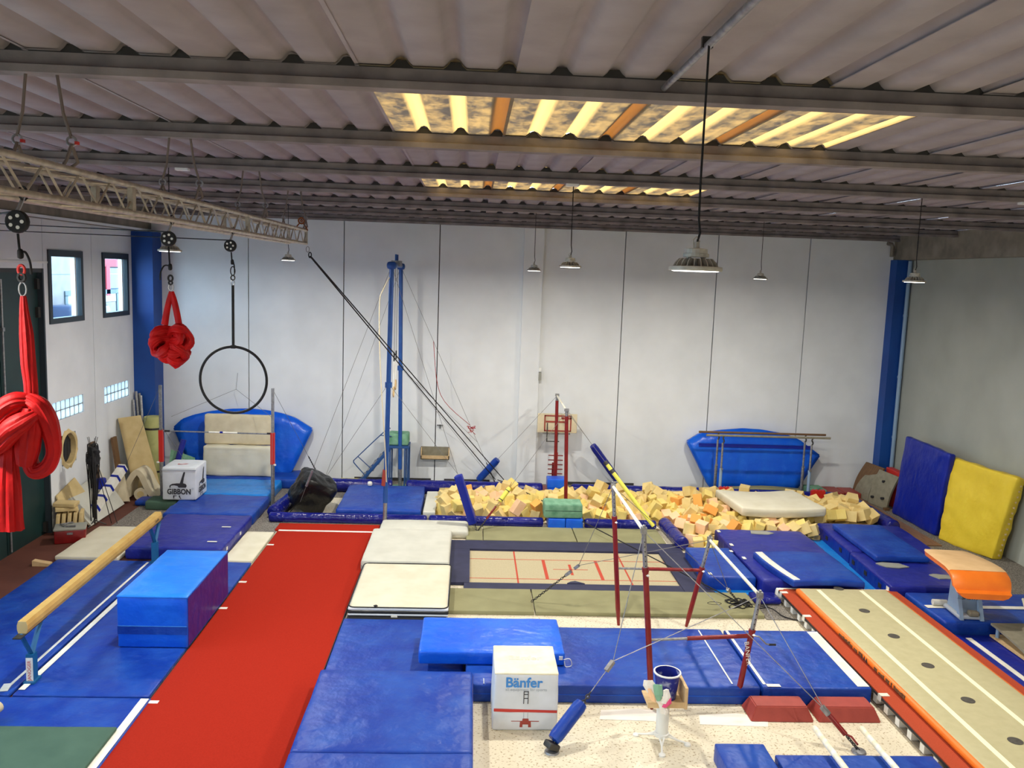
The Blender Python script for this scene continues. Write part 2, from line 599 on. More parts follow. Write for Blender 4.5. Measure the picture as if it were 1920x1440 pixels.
# back wall: precast panels over a dark joint backing, and the white pilaster
wb = struct(MB().bb(XL - .3, XR + .3, YB + .1, YB + .3, 0, 7.1).build('wall_back', 'joint'))
xs = [XL, -5.68, -3.28, -.86, 1.53, 3.91, 6.33, 8.75, XR]
for a, b in zip(xs, xs[1:]):
    MB().bb(a + .012, b - .012, YB, YB + .12, 0, 6.72).build('panel', 'white_wall', wb)
MB().bb(XL, XR, YB - .02, YB + .1, 6.72, 6.82).build('top_trim', 'white_wall', wb)
MB().bb(1.29, 1.79, YB - .12, YB, .0, 6.72).build('pilaster', 'white_wall', wb)
for i, (a, b) in enumerate(((-2.95, -.95), (2.2, 4.45), (-.6, .6))):
    struct(MB().bb(a, b, YB - .03, YB - .002, .0, .09).build('baseboard_back', 'joint'))

# left wall panels with openings
wl = struct(MB().bb(XL - .3, XL - .22, 13.0, 13.02, 0, 6.9).build('wall_left', 'joint'))


def wall_panel(y0, y1, z0, z1, holes, name='panel'):
    ys = sorted({y0, y1} | {h[0] for h in holes} | {h[1] for h in holes})
    zs = sorted({z0, z1} | {h[2] for h in holes} | {h[3] for h in holes})
    mb = MB()
    for a, b in zip(ys, ys[1:]):
        for c, d in zip(zs, zs[1:]):
            m = ((a + b) / 2, (c + d) / 2)
            if any(h[0] < m[0] < h[1] and h[2] < m[1] < h[3] for h in holes):
                continue
            mb.bb(XL - .2, XL, a, b, c, d)
    return mb.build(name, 'white_wall', wl)


WIN = [(17.32, 18.82, 4.2, 5.67), (19.8, 21.26, 4.2, 5.67)]
GLB = [(17.33, 18.72, 2.22, 2.61), (19.77, 21.19, 2.22, 2.61)]
FAN = (17.66, 18.3, 1.24, 1.88)
wall_panel(17.16, 19.28, 0, 6.9, [WIN[0], GLB[0], FAN])
wall_panel(19.3, YB + .2, 0, 6.9, [WIN[1], GLB[1]])
wall_panel(14.2, 17.14, 5.3, 6.9, [])
wall_panel(11.7, 14.18, 0, 6.9, [])
UNSEEN_WIN = [(9.5, 11.2), (6.2, 7.9), (2.9, 4.6), (-.4, 1.3)]  # windows out of view, added and made tall to let in daylight
wall_panel(YF, 11.68, 0, 6.9, [(a, b, 2.0, 5.67) for a, b in UNSEEN_WIN])
MB().bb(XL - .19, XL - .17, 17.13, 17.17, 0, 6.9).bb(XL - .19, XL - .1, 19.27, 19.31, 0, 6.9).build('joint', 'joint', wl)


def window(idx, y0, y1, z0, z1):
    f = MB()
    t = .11
    x0, x1 = XL - .12, XL + .03
    f.bb(x0, x1, y0, y0 + t, z0, z1).bb(x0, x1, y1 - t, y1, z0, z1).bb(x0, x1, y0 + t, y1 - t, z1 - t * 1.2, z1).bb(x0, x1, y0 + t, y1 - t, z0, z0 + t)
    o = struct(f.build('window_%d' % idx, 'dark_metal'))
    MB().bb(XL - .1, XL - .09, y0 + t, y1 - t, z0 + t, z1 - t * 1.2).build('pane', 'glass', o)
    MB().bb(XL - .12, XL - .03, y1 - t - .16, y1 - t - .1, z0 + t, z1 - t).build('sash', 'white_plastic', o)
    return o


for i, wv in enumerate(WIN):
    window(i + 1, *wv)
for i, (a, b) in enumerate(UNSEEN_WIN):
    window(i + 5, a, b, 2.0, 5.67)  # frames and panes of the added, unseen windows
for i, (y0, y1, z0, z1) in enumerate(GLB):
    o = struct(MB().bb(XL - .13, XL - .07, y0, y1, (z0 + z1) / 2 - .006, (z0 + z1) / 2 + .006).build('window_%d' % (i + 3), 'grey_side'))
    dy = (y1 - y0) / 7
    for c in range(8):
        MB().bb(XL - .12, XL - .02, y0 + dy * c - .009, y0 + dy * c + .009, z0, z1).build('mortar', 'grey_side', o)
    for zz in (z0, (z0 + z1) / 2, z1):
        MB().bb(XL - .12, XL - .02, y0, y1, zz - .009, zz + .009).build('mortar', 'grey_side', o)
    me = MB().soft((.1, dy - .012, (z1 - z0) / 2 - .012), .02, (1, 2, 2)).mesh('glass_block', True)
    for c in range(7):
        for r in range(2):
            link('glass_block', me, 'glassblock', o, (XL - .07, y0 + dy * (c + .5), z0 + (z1 - z0) * (.25 + .5 * r)))
# round vent opening
vy, vz = (FAN[0] + FAN[1]) / 2, (FAN[2] + FAN[3]) / 2
vt = thing('wall_vent', 'round dark ventilation opening with ragged foam rim in the left wall', 'vent', (XL, vy, vz))
mb = MB()
n = 28
rg = []
for x, rr, am in ((-.16, .3, 0), (.01, .3, 0), (.03, .33, .01), (.0, .39, .035)):
    rg.append([(x, (rr + am * random.uniform(-1, 1)) * math.cos(2 * PI * j / n), (rr + am * random.uniform(-1, 1)) * 1.06 * math.sin(2 * PI * j / n)) for j in range(n)])
mb.rings(rg, True, False)
mb.build('foam_rim', 'foam_tan', vt)
mb = MB()
mb.rings([[(-.1, .3 * math.cos(2 * PI * j / n), .31 * math.sin(2 * PI * j / n)) for j in range(n)], [(-.12, .3 * math.cos(2 * PI * j / n), .31 * math.sin(2 * PI * j / n)) for j in range(n)]])
mb.build('grille', 'rubber', vt)
for k in range(5):
    MB().bb(-.09, -.085, -.26 + k * .13 - .005, -.26 + k * .13 + .005, -.24, .24).build('bar', 'darksteel', vt)
mb = MB()
mb.bb(XL - .2, XL - .17, FAN[0], FAN[1], FAN[2], FAN[3])
mb.build('vent_backing', 'joint', wl)

# right wall, front wall, columns, eaves beams
struct(MB().bb(XR, XR + .25, YF, YB + .3, 0, 7.1).build('wall_right', 'grey_wall'))
struct(MB().bb(XL - .3, XR + .3, YF - .25, YF, 0, 7.1).build('wall_front', 'white_wall'))
struct(MB().bb(XL, -7.84, 21.5, YB + .05, 0, 6.24).build('trim_1', 'blue_paint'))
struct(MB().bb(10.92, XR, 21.75, YB + .05, 0, 6.22).build('trim_2', 'blue_paint'))
o = struct(MB().bb(XL - .02, -8.08, YF, YB, 6.25, 6.84).build('trim_3', 'concrete'))
MB().bb(-8.081, -8.05, YF, YB, 6.25, 6.3).build('ledge', 'white_wall', o)
struct(MB().bb(10.98, XR + .02, YF, YB, 6.22, 6.84).build('trim_4', 'concrete'))
t = thing('drain_pipe', 'pale blue vertical pipe beside the right blue corner column', 'pipe', (11.22, 21.66, 0))
MB().cyl((0, 0, 0), (0, 0, 6.2), .05).build('pipe', 'pale_pipe', t, smooth=True)
for z in (1.6, 3.2, 4.8):
    MB().cyl((0, 0, z - .03), (0, 0, z + .03), .06).build('collar', 'pale_pipe', t, smooth=True)
t = thing('drain_elbow', 'small grey pipe elbow under the roof at the right back corner', 'pipe', (10.86, 21.95, 6.3))
MB().tube([(0, 0, 0), (0, 0, .25), (-.03, 0, .32), (-.14, 0, .34)], .05, 10).build('pipe', 'concrete', t, smooth=True)

# dark green sliding door on the left
d = struct(MB().bb(XL - .16, XL - .1, 14.25, 15.66, 0, 5.26).build('door_1', 'green_door'))
MB().bb(XL - .16, XL - .1, 15.7, 17.1, 0, 5.26).build('door_leaf', 'green_door', d)
MB().bb(XL - .12, XL + .0, 14.2, 17.14, 5.22, 5.3).build('door_track', 'darksteel', d)
MB().bb(XL - .18, XL + .01, 17.1, 17.15, 0, 5.3).build('door_frame', 'dark_metal', d)
MB().cyl((XL - .07, 15.76, .05), (XL - .07, 15.76, 5.1), .018).build('door_rod', 'steel', d, smooth=True)
for z in (.9, 2.45, 4.2):
    MB().box((XL - .07, 15.76, z), (.05, .07, .07)).build('rod_guide', 'steel', d)
for z in (5.0, 4.45, .15):
    MB().box((XL - .07, 17.04, z), (.06, .09, .2)).build('hinge', 'darksteel', d)
MB().bb(XL - .18, XL - .17, 14.2, 17.1, 0, 5.3).build('door_backing', 'rubber', d)
t = thing('cable_conduit', 'thin white conduit on the left wall above the green door', 'conduit', (XL + .02, 15.9, 5.42))
MB().bb(-.02, .0, -1.7, 1.4, -.02, .02).build('conduit', 'white_plastic', t)
t = thing('wall_socket', 'small grey switch box on the white pilaster', 'switch box', (1.82, 22.0, 2.78))
MB().box((0, 0, .12), (.07, .1, .2)).build('box', 'grey_side', t)
MB().box((0, 0, .3), (.06, .08, .1)).build('switch', 'white_plastic', t)
tag(MB().cyl((0, 0, 0), (0, -.05, 0), .012).box((0, -.05, .0), (.16, .015, .02)).box((0, -.05, -.05), (.02, .015, .09)).build('wall_hook', 'darksteel', None, (-.74, 22.1, 1.53)), 'small T shaped metal hook on the back wall above the wooden tray', 'hook')

# ------------------------------------------------------------------ roof: corrugated sheets on concrete purlins
PURL = [5.92 + 2.66 * k for k in range(7)]
ceil_ = struct(MB().bb(XL - .3, XR + .3, YF - .3, YF, 6.9, 7.2).build('ceiling', 'concrete'))
PIT = .355


def sheet_profile(over):
    pts = []
    k = 0
    pts.append((-.14 if over else 0, 0))
    for i in range(-1 if over else 0, 3):
        c = .305 + i * PIT
        for dx, dz in ((-.078, 0), (-.052, .022), (-.03, .05), (0, .06), (.03, .05), (.052, .022), (.078, 0)):
            pts.append((c + dx, dz))
    pts.append((3 * PIT, 0))
    return pts


def sheet_mesh(length, over=False):
    pr = sheet_profile(over)
    mb = MB()
    mb.rings([[(x, 0, z) for x, z in pr], [(x, length, z + .006) for x, z in pr]], False, False)
    return mb.mesh('roof_sheet', True, 50)


rows = [(YF, PURL[0] - 2.66)] + [(PURL[0] - 2.66, PURL[0])] + [(PURL[k], PURL[k + 1]) for k in range(6)] + [(PURL[6], YB + .25)]
for ri, (a, b) in enumerate(rows):
    me = sheet_mesh(b - a + .12)
    mo = sheet_mesh(b - a + .12, True)
    for k in range(-9, 11):
        x = .25 + 3 * PIT * k
        if x + 1.07 < XL - .3 or x > XR + .2:
            continue
        z = ZR + (.006 if k % 2 else 0)
        if ri in (2, 4) and -1 <= k <= 2:
            link('skylight_sheet', mo, 'skylight', ceil_, (x, a - .06, ZR + (.004 if k % 2 else .012)))
        else:
            link('roof_sheet', me, 'roof', ceil_, (x, a - .06, z))
pm = MB()
pr = [(-.07, -.14), (.07, -.14), (.07, -.09), (.025, -.075), (.025, -.0), (-.025, -.0), (-.025, -.075), (-.07, -.09)]
pm.rings([[(XL, y, z) for y, z in pr], [(XR, y, z) for y, z in pr]])
pme = pm.mesh('purlin')
for y in [PURL[0] - 2.66 * k for k in (4, 3, 2, 1)] + PURL:
    link('purlin', pme, 'purlin', ceil_, (0, y, ZR - .002))
cm = MB().bb(XL, XR, -.02, .02, -.005, .052).mesh('rib_closure')
for y in [PURL[0] - 2.66] + PURL:
    link('rib_closure', cm, 'joint', ceil_, (0, y, ZR))
# conduit and junction plates
t = thing('ceiling_conduit', 'grey metal conduit under the roof carrying the nearest lamp cable', 'conduit', (1.24, 3.2, 6.77))
MB().cyl((0, -2.2, 0), (0, 2.65, 0), .022).build('pipe', 'steel', t, smooth=True)
for y in (-.8, .6, 1.6):
    MB().box((0, y, .02), (.06, .03, .06)).build('clip', 'darksteel', t)
for x, k, lab in ((1.25, 2, 'white junction plate on the purlin beside the middle lamp cable'), (7.3, 2, 'white junction plate on the purlin above the right lamp'), (-3.7, 2, 'white junction plate on the purlin behind the truss')):
    tag(MB().box((0, 0, 0), (.16, .1, .03)).build('junction_plate', 'white_plastic', None, (x, PURL[k] - .02, ZR - .158)), lab, 'junction plate')

# ------------------------------------------------------------------ high-bay lamps
def make_lamp():
    t = thing('high_bay_lamp', '', 'lamp')
    MB().lathe([(.0, .0), (.182, .0), (.186, .012), (.182, .03), (.12, .034), (0, .034)], n=32, cap=False).build('rim', 'lamp_body', t, smooth=True)
    MB().lathe([(0, -.004), (.15, -.004), (.165, .001), (0, .001)], n=32, cap=False).build('lens', 'lens', t, smooth=True)
    me = MB().prism([(.05, .03), (.155, .03), (.14, .06), (.115, .085), (.05, .085)], -.004, .004, 'y').mesh('fin')
    for k in range(20):
        link('fin', me, 'lamp_body', t, (0, 0, 0), (0, 0, 2 * PI * k / 20))
    MB().lathe([(0, .03), (.06, .03), (.06, .085), (0, .085)], n=16, cap=False).build('core', 'lamp_body', t)
    for s in (-1, 1):
        MB().cyl((s * .05, 0, .085), (s * .05, 0, .1), .018).build('stud', 'lamp_body', t)
    MB().lathe([(0, .095), (.088, .095), (.088, .118), (.078, .12), (.078, .15), (.03, .157), (0, .157)], n=20, cap=False).build('driver', 'lamp_body', t)
    MB().lathe([(0, .157), (.022, .157), (.018, .2), (0, .2)], n=10, cap=False).build('gland', 'lamp_body', t)
    MB().tube([(-.02, 0, .16), (-.028, 0, .21), (-.005, 0, .235), (.02, 0, .2)], .005, 6).build('hook', 'lamp_body', t)
    return t


LAMPS = [(1.23, 4.72, 5.555, 'large high bay lamp hanging nearest, right of the hall centre', 6.76),
         (1.27, 11.24, 5.62, 'high bay lamp hanging in the middle of the hall before the pilaster', 6.7),
         (1.25, 17.6, 5.59, 'small far high bay lamp hanging close to the white pilaster', 6.83),
         (5.96, 17.6, 5.585, 'small far high bay lamp hanging before the right wall panels', 6.83),
         (5.9, 11.24, 5.585, 'high bay lamp hanging at the right edge before the grey wall', 6.7),
         (-3.88, 11.24, 5.64, 'high bay lamp hanging beside the left blue column behind the truss', 6.7),
         (-3.73, 17.6, 5.625, 'small far high bay lamp hanging below the end of the truss', 6.83),
         (-3.8, 4.72, 5.6, 'unseen high bay lamp added to the near row over the beam side of the hall', 6.83),  # this and the next three are out of view, added for even light
         (5.95, 4.72, 5.6, 'unseen high bay lamp added to the near row over the runway side of the hall', 6.83),
         (-3.8, -1.8, 5.6, 'unseen high bay lamp added in a rear row over the left side', 6.83),
         (5.95, -1.8, 5.6, 'unseen high bay lamp added in a rear row over the right side', 6.83)]
base = make_lamp()
for i, (x, y, z, lab, top) in enumerate(LAMPS):
    o = base if i == 0 else copy_tree(base)
    o.location = (x, y, z)
    tag(o, lab, 'lamp', 'high bay lamps under the roof')
    o.scale = (.8, .8, .8)
    h = (top - z) / .8
    MB().tube([(0, 0, .19), (.018, 0, .26), (.004, 0, .36), (.0, 0, .6), (0, 0, h)], .008, 6).build('cable', 'rope_black' if i == 0 else 'wire', o, smooth=True)
    l = bpy.data.lights.new('lamp_light', 'AREA')
    l.shape = 'DISK'
    l.size = .24
    l.energy = LAMP_W
    l.spread = math.radians(180)
    l.color = LAMP_COL
    lo = bpy.data.objects.new('lamp_light', l)
    C.objects.link(lo)
    lo.parent = o
    lo.location = (0, 0, -.01)

# window portals guide the daylight sampling
for (y0, y1, z0, z1) in WIN + [(a, b, 2.0, 5.67) for a, b in UNSEEN_WIN]:
    l = bpy.data.lights.new('window_portal', 'AREA')
    l.shape = 'RECTANGLE'
    l.size = z1 - z0
    l.size_y = y1 - y0
    l.cycles.is_portal = True
    lo = bpy.data.objects.new('window_portal', l)
    C.objects.link(lo)
    lo.location = (XL - .3, (y0 + y1) / 2, (z0 + z1) / 2)
    lo.rotation_euler = (0, -PI / 2, 0)

# ------------------------------------------------------------------ outside the windows
struct(MB().bb(-60, XL - .35, -40, 80, -.3, -.02).build('floor', 'ground'))
b = thing('neighbour_building', 'pale building with red fascia seen through the left windows', 'building', (-16.7, 38, 0))
MB().bb(-4, 0, -14, 2.0, 0, 9).build('wall', 'facade', b)
MB().bb(-4, -.3, 2.0, 14, 0, 9).build('wall', 'facade', b)
MB().bb(-.02, .01, -3.2, 1.9, 4.86, 4.88).build('groove', 'facade_grey', b)
MB().bb(-.3, .05, 1.6, 9, 5.22, 5.55).build('fascia', 'facade_red', b)
MB().bb(-.3, .06, 1.95, 2.35, 3.9, 5.3).build('post', 'facade_red', b)
f = MB().bb(-.3, -.2, 2.9, 8, 4.0, 5.15).build('window', 'facade_window', b)
MB().bb(-.2, -.17, 2.9, 8, 4.86, 4.9).build('mullion', 'facade_white', f)
g = MB().bb(-.02, .06, -2.05, 8, 3.98, 4.18).build('gate_frame', 'facade_grey', b)
for y in (-2.05, 3.05, 6.0):
    MB().bb(-.02, .06, y, y + .22, 2.2, 4.0).build('gate_post', 'facade_grey', g)
for y0, y1 in ((-1.8, 3.0), (3.3, 6.0)):
    MB().bb(-.01, .03, y0, y1, 3.62, 3.98).build('gate_panel', 'facade_white', g)
    MB().bb(-.01, .02, y0, y1, 2.2, 3.6).build('gate_panel', 'facade', g)
c = thing('parked_van', 'bluish parked van outside behind the left window', 'van', (-15.7, 35.1, 0))
MB().soft((1.6, 2.3, 1.5), .2, (3, 3, 3), c=(0, 0, 2.95)).build('body', 'facade_window', c, smooth=True)
MB().bb(-.81, .81, -.9, .9, 3.3, 3.6).build('glazing', 'glass', c)
MB().bb(-.8, .8, -1.2, 1.2, 0, 2.25).build('loading_dock', 'facade_grey', c)

# ================================================================== left hanging rig: truss, slings, pulleys, silks, hoop
TX0, TX1, TZ0, TZ1, TY0, TY1 = -2.98, -2.7, 5.88, 6.09, 2.6, 14.12
t = thing('lighting_truss', 'long aluminium box truss hung under the roof on the left', 'truss', (-2.84, TY1, TZ0))
tl = Vector(t.location)
for x in (TX0, TX1):
    for z in (TZ0, TZ1):
        MB().cyl(Vector((x, TY0, z)) - tl, Vector((x, TY1, z)) - tl, .024, n=10).build('chord', 'alu', t, smooth=True)
side = []
nb = 46
for i in range(nb):
    a = TY0 + (TY1 - TY0) * i / nb
    b_ = TY0 + (TY1 - TY0) * (i + 1) / nb
    z0, z1 = (TZ0, TZ1) if i % 2 else (TZ1, TZ0)
    for x in (TX0, TX1):
        MB().cyl(Vector((x, a, z0)) - tl, Vector((x, b_, z1)) - tl, .009, n=6).build('brace', 'alu', t, smooth=True)
    if i % 2:
        for z in (TZ0, TZ1):
            MB().cyl(Vector((TX0, a, z)) - tl, Vector((TX1, b_, z)) - tl, .008, n=6).build('cross_brace', 'alu', t, smooth=True)
for y in (7.0, 10.5, 14.1):
    for x in (TX0, TX1):
        MB().bb(x - .02 - tl.x, x + .02 - tl.x, y - .05 - tl.y, y + .02 - tl.y, 0, TZ1 - TZ0).build('end_plate', 'alu', t)
hg = 0
WH = ['nearest', 'second', 'third', 'farthest']
for k in range(4):
    for s, xt, xb in (('left', -2.95, -3.02), ('right', -2.75, -2.67)):
        o = thing('truss_hanger', 'grey round sling with shackle, %s pair along the truss, %s side' % (WH[k], s), 'sling', (xb, PURL[k], TZ1))
        zt = ZR - .14 - TZ1
        dx = xt - xb
        MB().tube([(dx, 0, zt + .005), (dx * .6, 0, zt * .6), (0, 0, .2)], .011, 6).build('sling', 'strap_grey', o, smooth=True)
        MB().tube([(.03 * math.cos(a), 0, .18 + .03 * math.sin(a)) for a in [2 * PI * j / 10 for j in range(10)]], .009, 6, loop=True).build('shackle', 'steel', o, smooth=True)
        for q in (-1, 1):
            MB().tube([(0, 0, .16), (.015 * q, .05 * q, .05), ((TX0 if s == 'left' else TX1) - xb, .06 * q, .02)], .012, 6).build('loop_strap', 'strap_grey', o, smooth=True)
        if k == 0:
            MB().box((.035, 0, .17), (.02, .03, .02)).build('pin', 'red_bright', o)


def pulley(y, lab):
    o = thing('pulley', lab, 'pulley', (-2.72, y, 5.71))
    MB().rings([[(x, r * math.cos(2 * PI * j / 20), r * math.sin(2 * PI * j / 20)) for j in range(20)] for x, r in ((-.02, .03), (-.02, .062), (-.012, .068), (.012, .068), (.02, .062), (.02, .03))]).build('cheek', 'black', o, rot=(0, 0, PI / 2), smooth=True)
    for a in range(5):
        ang = 2 * PI * a / 5
        MB().cyl((.036 * math.cos(ang), -.024, .036 * math.sin(ang)), (.036 * math.cos(ang), .024, .036 * math.sin(ang)), .011, n=10).build('hole', 'white_plastic', o)
    MB().tube([(0, 0, .06), (.01, .02, .1), (.02, .04, .15)], .012, 6).build('shackle', 'steel', o, smooth=True)
    MB().tube([(.02 + .03 * math.cos(q) * 0, .04 + .05 * math.cos(q), .17 + .04 * math.sin(q)) for q in [2 * PI * j / 10 for j in range(10)]], .007, 6, loop=True).build('chord_strap', 'black', o, smooth=True)
    return o


py = (5.3, 7.85, 9.81)
ends = [(-8.3, 14.64, 6.12), (-8.3, 14.63, 6.04), (-8.3, 14.62, 5.93)]
for y, lab, e in zip(py, ('round black pulley nearest the camera holding the big red silk', 'round black pulley in the middle holding the bundled red silk', 'round black pulley farthest along the truss holding the hoop'), ends):
    o = pulley(y, lab)
    MB().tube([(0, 0, .06), Vector(e) - Vector(o.location)], .007, 6).build('haul_rope', 'rope_black', o, smooth=True)


def fold_prof(k, a, ph=0):
    return lambda th, u: 1 + a * math.sin(k * th + ph + 3 * u) + a * .6 * math.sin((2 * k + 1) * th + 1.7 + ph)


def spline(pts, n=8):
    P = [Vector(p) for p in pts]
    out = []
    for i in range(len(P) - 1):
        p0, p1, p2, p3 = P[max(i - 1, 0)], P[i], P[i + 1], P[min(i + 2, len(P) - 1)]
        for j in range(n):
            u = j / n
            out.append(.5 * ((2 * p1) + (p2 - p0) * u + (2 * p0 - 5 * p1 + 4 * p2 - p3) * u * u + (3 * p1 - p0 - 3 * p2 + p3) * u ** 3))
    out.append(P[-1])
    return out


def radii(rs, m):
    out = []
    for i in range(m):
        u = i / (m - 1) * (len(rs) - 1)
        k = min(int(u), len(rs) - 2)
        out.append(rs[k] + (rs[k + 1] - rs[k]) * (u - k))
    return out


def hang_rope(o, z0, z1, tail=1):
    MB().tube([(0, 0, z0), (.004, 0, (z0 + z1) / 2), (.01, 0, z1)], .008, 6).build('rope', 'rope_black', o, smooth=True)
    MB().soft((.035, .035, .06), .015, (2, 2, 2), .004, 30, 3, c=(.01, 0, z1 + .02)).build('knot', 'rope_black', o, smooth=True)
    MB().tube(spline([(.01, 0, z1 + .03), (.04 * tail, 0, z1 + .03), (.07 * tail, -.01, z1 - .03), (.075 * tail, -.01, z1 - .1)], 5), .007, 6).build('rope_tail', 'rope_black', o, smooth=True)


def ring(o, c, r, th, m, name, sx=1, sz=1):
    MB().tube([(c[0] + r * sx * math.cos(a), c[1], c[2] + r * sz * math.sin(a)) for a in [2 * PI * j / 12 for j in range(12)]], th, 6, loop=True).build(name, m, o, smooth=True)


# big red silk, nearest
o = thing('aerial_silk', 'large red aerial silk knotted in loops hanging before the green door', 'aerial silk', (-2.72, 5.3, 5.64))
hang_rope(o, 0, -.14)
ring(o, (.012, 0, -.215), .02, .009, 'red_bright', 'swivel', 1, 1.4)
ring(o, (.012, 0, -.26), .02, .01, 'black', 'swivel_block', 1, 1.2)
ring(o, (.015, 0, -.33), .022, .005, 'steel', 'carabiner', 1, 1.9)
P = spline([(.018, 0, -.37), (.02, 0, -.46), (.028, 0, -.6), (.033, 0, -.78), (.042, 0, -.9), (.045, 0, -1.04)], 10)
MB().tube(P, radii([.016, .026, .04, .043, .04, .04], len(P)), 48, prof=fold_prof(9, .06), flat=.7).build('gathered_strip', 'red_silk', o, smooth=True)
P = spline([(.03, -.02, -1.0), (.1, -.03, -1.04), (.15, -.03, -1.13), (.178, -.03, -1.25), (.175, -.03, -1.34), (.13, -.03, -1.42), (.06, -.03, -1.44), (.03, -.03, -1.36)], 10)
MB().tube(P, radii([.05, .066, .062, .048, .043, .05, .052, .05], len(P)), 48, prof=fold_prof(8, .06, 1), flat=.9).build('right_loop', 'red_silk', o, smooth=True)
P = spline([(.05, -.01, -1.02), (-.02, -.04, -1.02), (-.09, -.05, -1.07), (-.15, -.05, -1.15), (-.14, -.06, -1.25)], 10)
MB().tube(P, radii([.05, .075, .085, .085, .07], len(P)), 48, prof=fold_prof(8, .06, 2), flat=.9).build('left_loop', 'red_silk', o, smooth=True)
P = spline([(.1, -.06, -1.08), (.05, -.1, -1.12), (-.02, -.11, -1.17), (-.1, -.1, -1.25), (-.18, -.06, -1.31)], 10)
MB().tube(P, radii([.04, .07, .08, .075, .05], len(P)), 48, prof=fold_prof(9, .05, .5), flat=.85).build('wrap', 'red_silk', o, smooth=True)
P = spline([(.07, -.05, -1.05), (.06, -.07, -1.18), (.04, -.06, -1.3), (.02, -.05, -1.4)], 10)
MB().tube(P, radii([.06, .075, .07, .05], len(P)), 48, prof=fold_prof(9, .05, 3), flat=.85).build('wrap', 'red_silk', o, smooth=True)
P = spline([(-.07, -.06, -1.24), (-.09, -.05, -1.36), (-.1, -.05, -1.55), (-.105, -.05, -1.81)], 10)
MB().tube(P, radii([.04, .06, .082, .095], len(P)), 60, prof=fold_prof(8, .08, 1), flat=.6).build('tail', 'red_silk', o, smooth=True)

# second silk, bundled
o = thing('aerial_silk', 'smaller red aerial silk tied in a round bundle before the left blue column', 'aerial silk', (-2.72, 7.85, 5.64))
hang_rope(o, 0, -.2, -1)
ring(o, (.012, 0, -.28), .02, .009, 'black', 'swivel', 1, 1.3)
ring(o, (.012, 0, -.32), .016, .008, 'black', 'swivel_block')
ring(o, (.015, 0, -.36), .022, .005, 'steel', 'carabiner', 1, 1.3)
for s in (-1, 1):
    P = spline([(.018, 0, -.4), (.018 + .02 * s, 0, -.47), (.018 + .045 * s, 0, -.58), (.018 + .065 * s, 0, -.7)], 6)
    MB().tube(P, radii([.02, .026, .028, .03], len(P)), 20, prof=fold_prof(5, .07, s), flat=.6).build('strap', 'red_silk', o, smooth=True)
random.seed(3)
for k, (cx, cz, rx, rz, tilt) in enumerate(((-.03, -.84, .1, .1, .2), (.07, -.84, .09, .12, -.4), (-.07, -.89, .08, .06, .9), (.02, -.94, .11, .06, .1), (.06, -.96, .06, .07, .6), (.0, -.8, .12, .04, -.1))):
    P = []
    for j in range(28):
        a = 2 * PI * j / 28
        x, zz = rx * math.cos(a), rz * math.sin(a)
        P.append((cx + x * math.cos(tilt) - zz * math.sin(tilt), .045 * math.sin(a * 2 + k) - .02 * (k % 3), cz + x * math.sin(tilt) + zz * math.cos(tilt)))
    MB().tube(P, [.04 + .009 * math.sin(j * .9 + k) for j in range(28)], 40, loop=True, prof=fold_prof(8, .06, k)).build('coil', 'red_silk', o, smooth=True)
P = spline([(.02, -.02, -.98), (.05, -.02, -1.04), (.07, -.01, -1.08)], 6)
MB().tube(P, radii([.05, .045, .03], len(P)), 20, prof=fold_prof(5, .08, 2)).build('tail', 'red_silk', o, smooth=True)

# hoop
o = thing('aerial_hoop', 'black aerial hoop hanging on a black strap before the white back wall', 'aerial hoop', (-2.71, 9.81, 5.64))
hang_rope(o, 0, -.13, .5)
ring(o, (.015, 0, -.21), .025, .006, 'black', 'sling', 1, 2)
ring(o, (.015, 0, -.285), .022, .008, 'darksteel', 'swivel', 1, 1.2)
ring(o, (.015, 0, -.34), .018, .005, 'steel', 'carabiner', 1, 1.8)
MB().tube([(.015, 0, -.37), (.015, 0, -1.06)], .016, 10, flat=.8).build('strap', 'black', o, smooth=True)
MB().tube([(.015 + .375 * math.cos(a), 0, -1.445 + .38 * math.sin(a)) for a in [2 * PI * j / 64 for j in range(64)]], .0155, 10, loop=True).build('ring', 'black', o, smooth=True)
MB().soft((.07, .05, .04), .015, (2, 2, 1), c=(.015, 0, -1.065)).build('ring_wrap', 'black', o, smooth=True)

# truss end pulley with tensioned ropes
o = thing('bronze_clamp', 'bronze coloured pulley clamp on top of the far truss end', 'pulley', (-2.74, 13.9, 6.11))
ring(o, (0, 0, .12), .045, .014, 'bronze', 'wheel')
ring(o, (0, 0, .12), .015, .01, 'bronze', 'hub')
for s in (-1, 1):
    MB().tube([(.02 * s, 0, .09), (.07 * s, 0, .03), (.1 * s, 0, -.03)], .011, 6).build('jaw', 'bronze', o, smooth=True)
MB().tube([(0, 0, .17), (.01, 0, .3), (-.02, 0, .56)], .006, 6).build('cord', 'wire', o, smooth=True)
A = Vector((-2.7, 14.1, 5.84))
B = Vector((.8, 21.7, .12))
o = thing('tension_rope', 'double black rope running diagonally from the truss end down to the floor', 'rope', tuple(A))
ring(o, (.02, .02, -.05), .025, .006, 'steel', 'carabiner', 1, 1.8)
ring(o, (.05, .06, -.14), .022, .009, 'black', 'pulley_block', 1, 2)
D = B - A
MB().tube([(.05, .06, -.16), D * .5 + Vector((-.04, 0, 0)), D + Vector((-.06, 0, .08))], .011, 6).build('rope', 'rope_black', o, smooth=True)
MB().tube([(.06, .07, -.16), D * .5 + Vector((.05, 0, .02)), D + Vector((.32, -.2, -.06))], .011, 6).build('rope', 'rope_black', o, smooth=True)
K = Vector((4.69, 13.74, .1))
E1 = Vector((1.05, 20.9, .3))
o = thing('slack_rope', 'thin black rope running from the pit edge across the trampoline to a coil', 'rope', tuple(K))
MB().tube([E1 + Vector((-.25, .75, -.1)) - K, E1 - K, (0, 0, 0)], .011, 6).build('rope', 'rope_black', o, smooth=True)
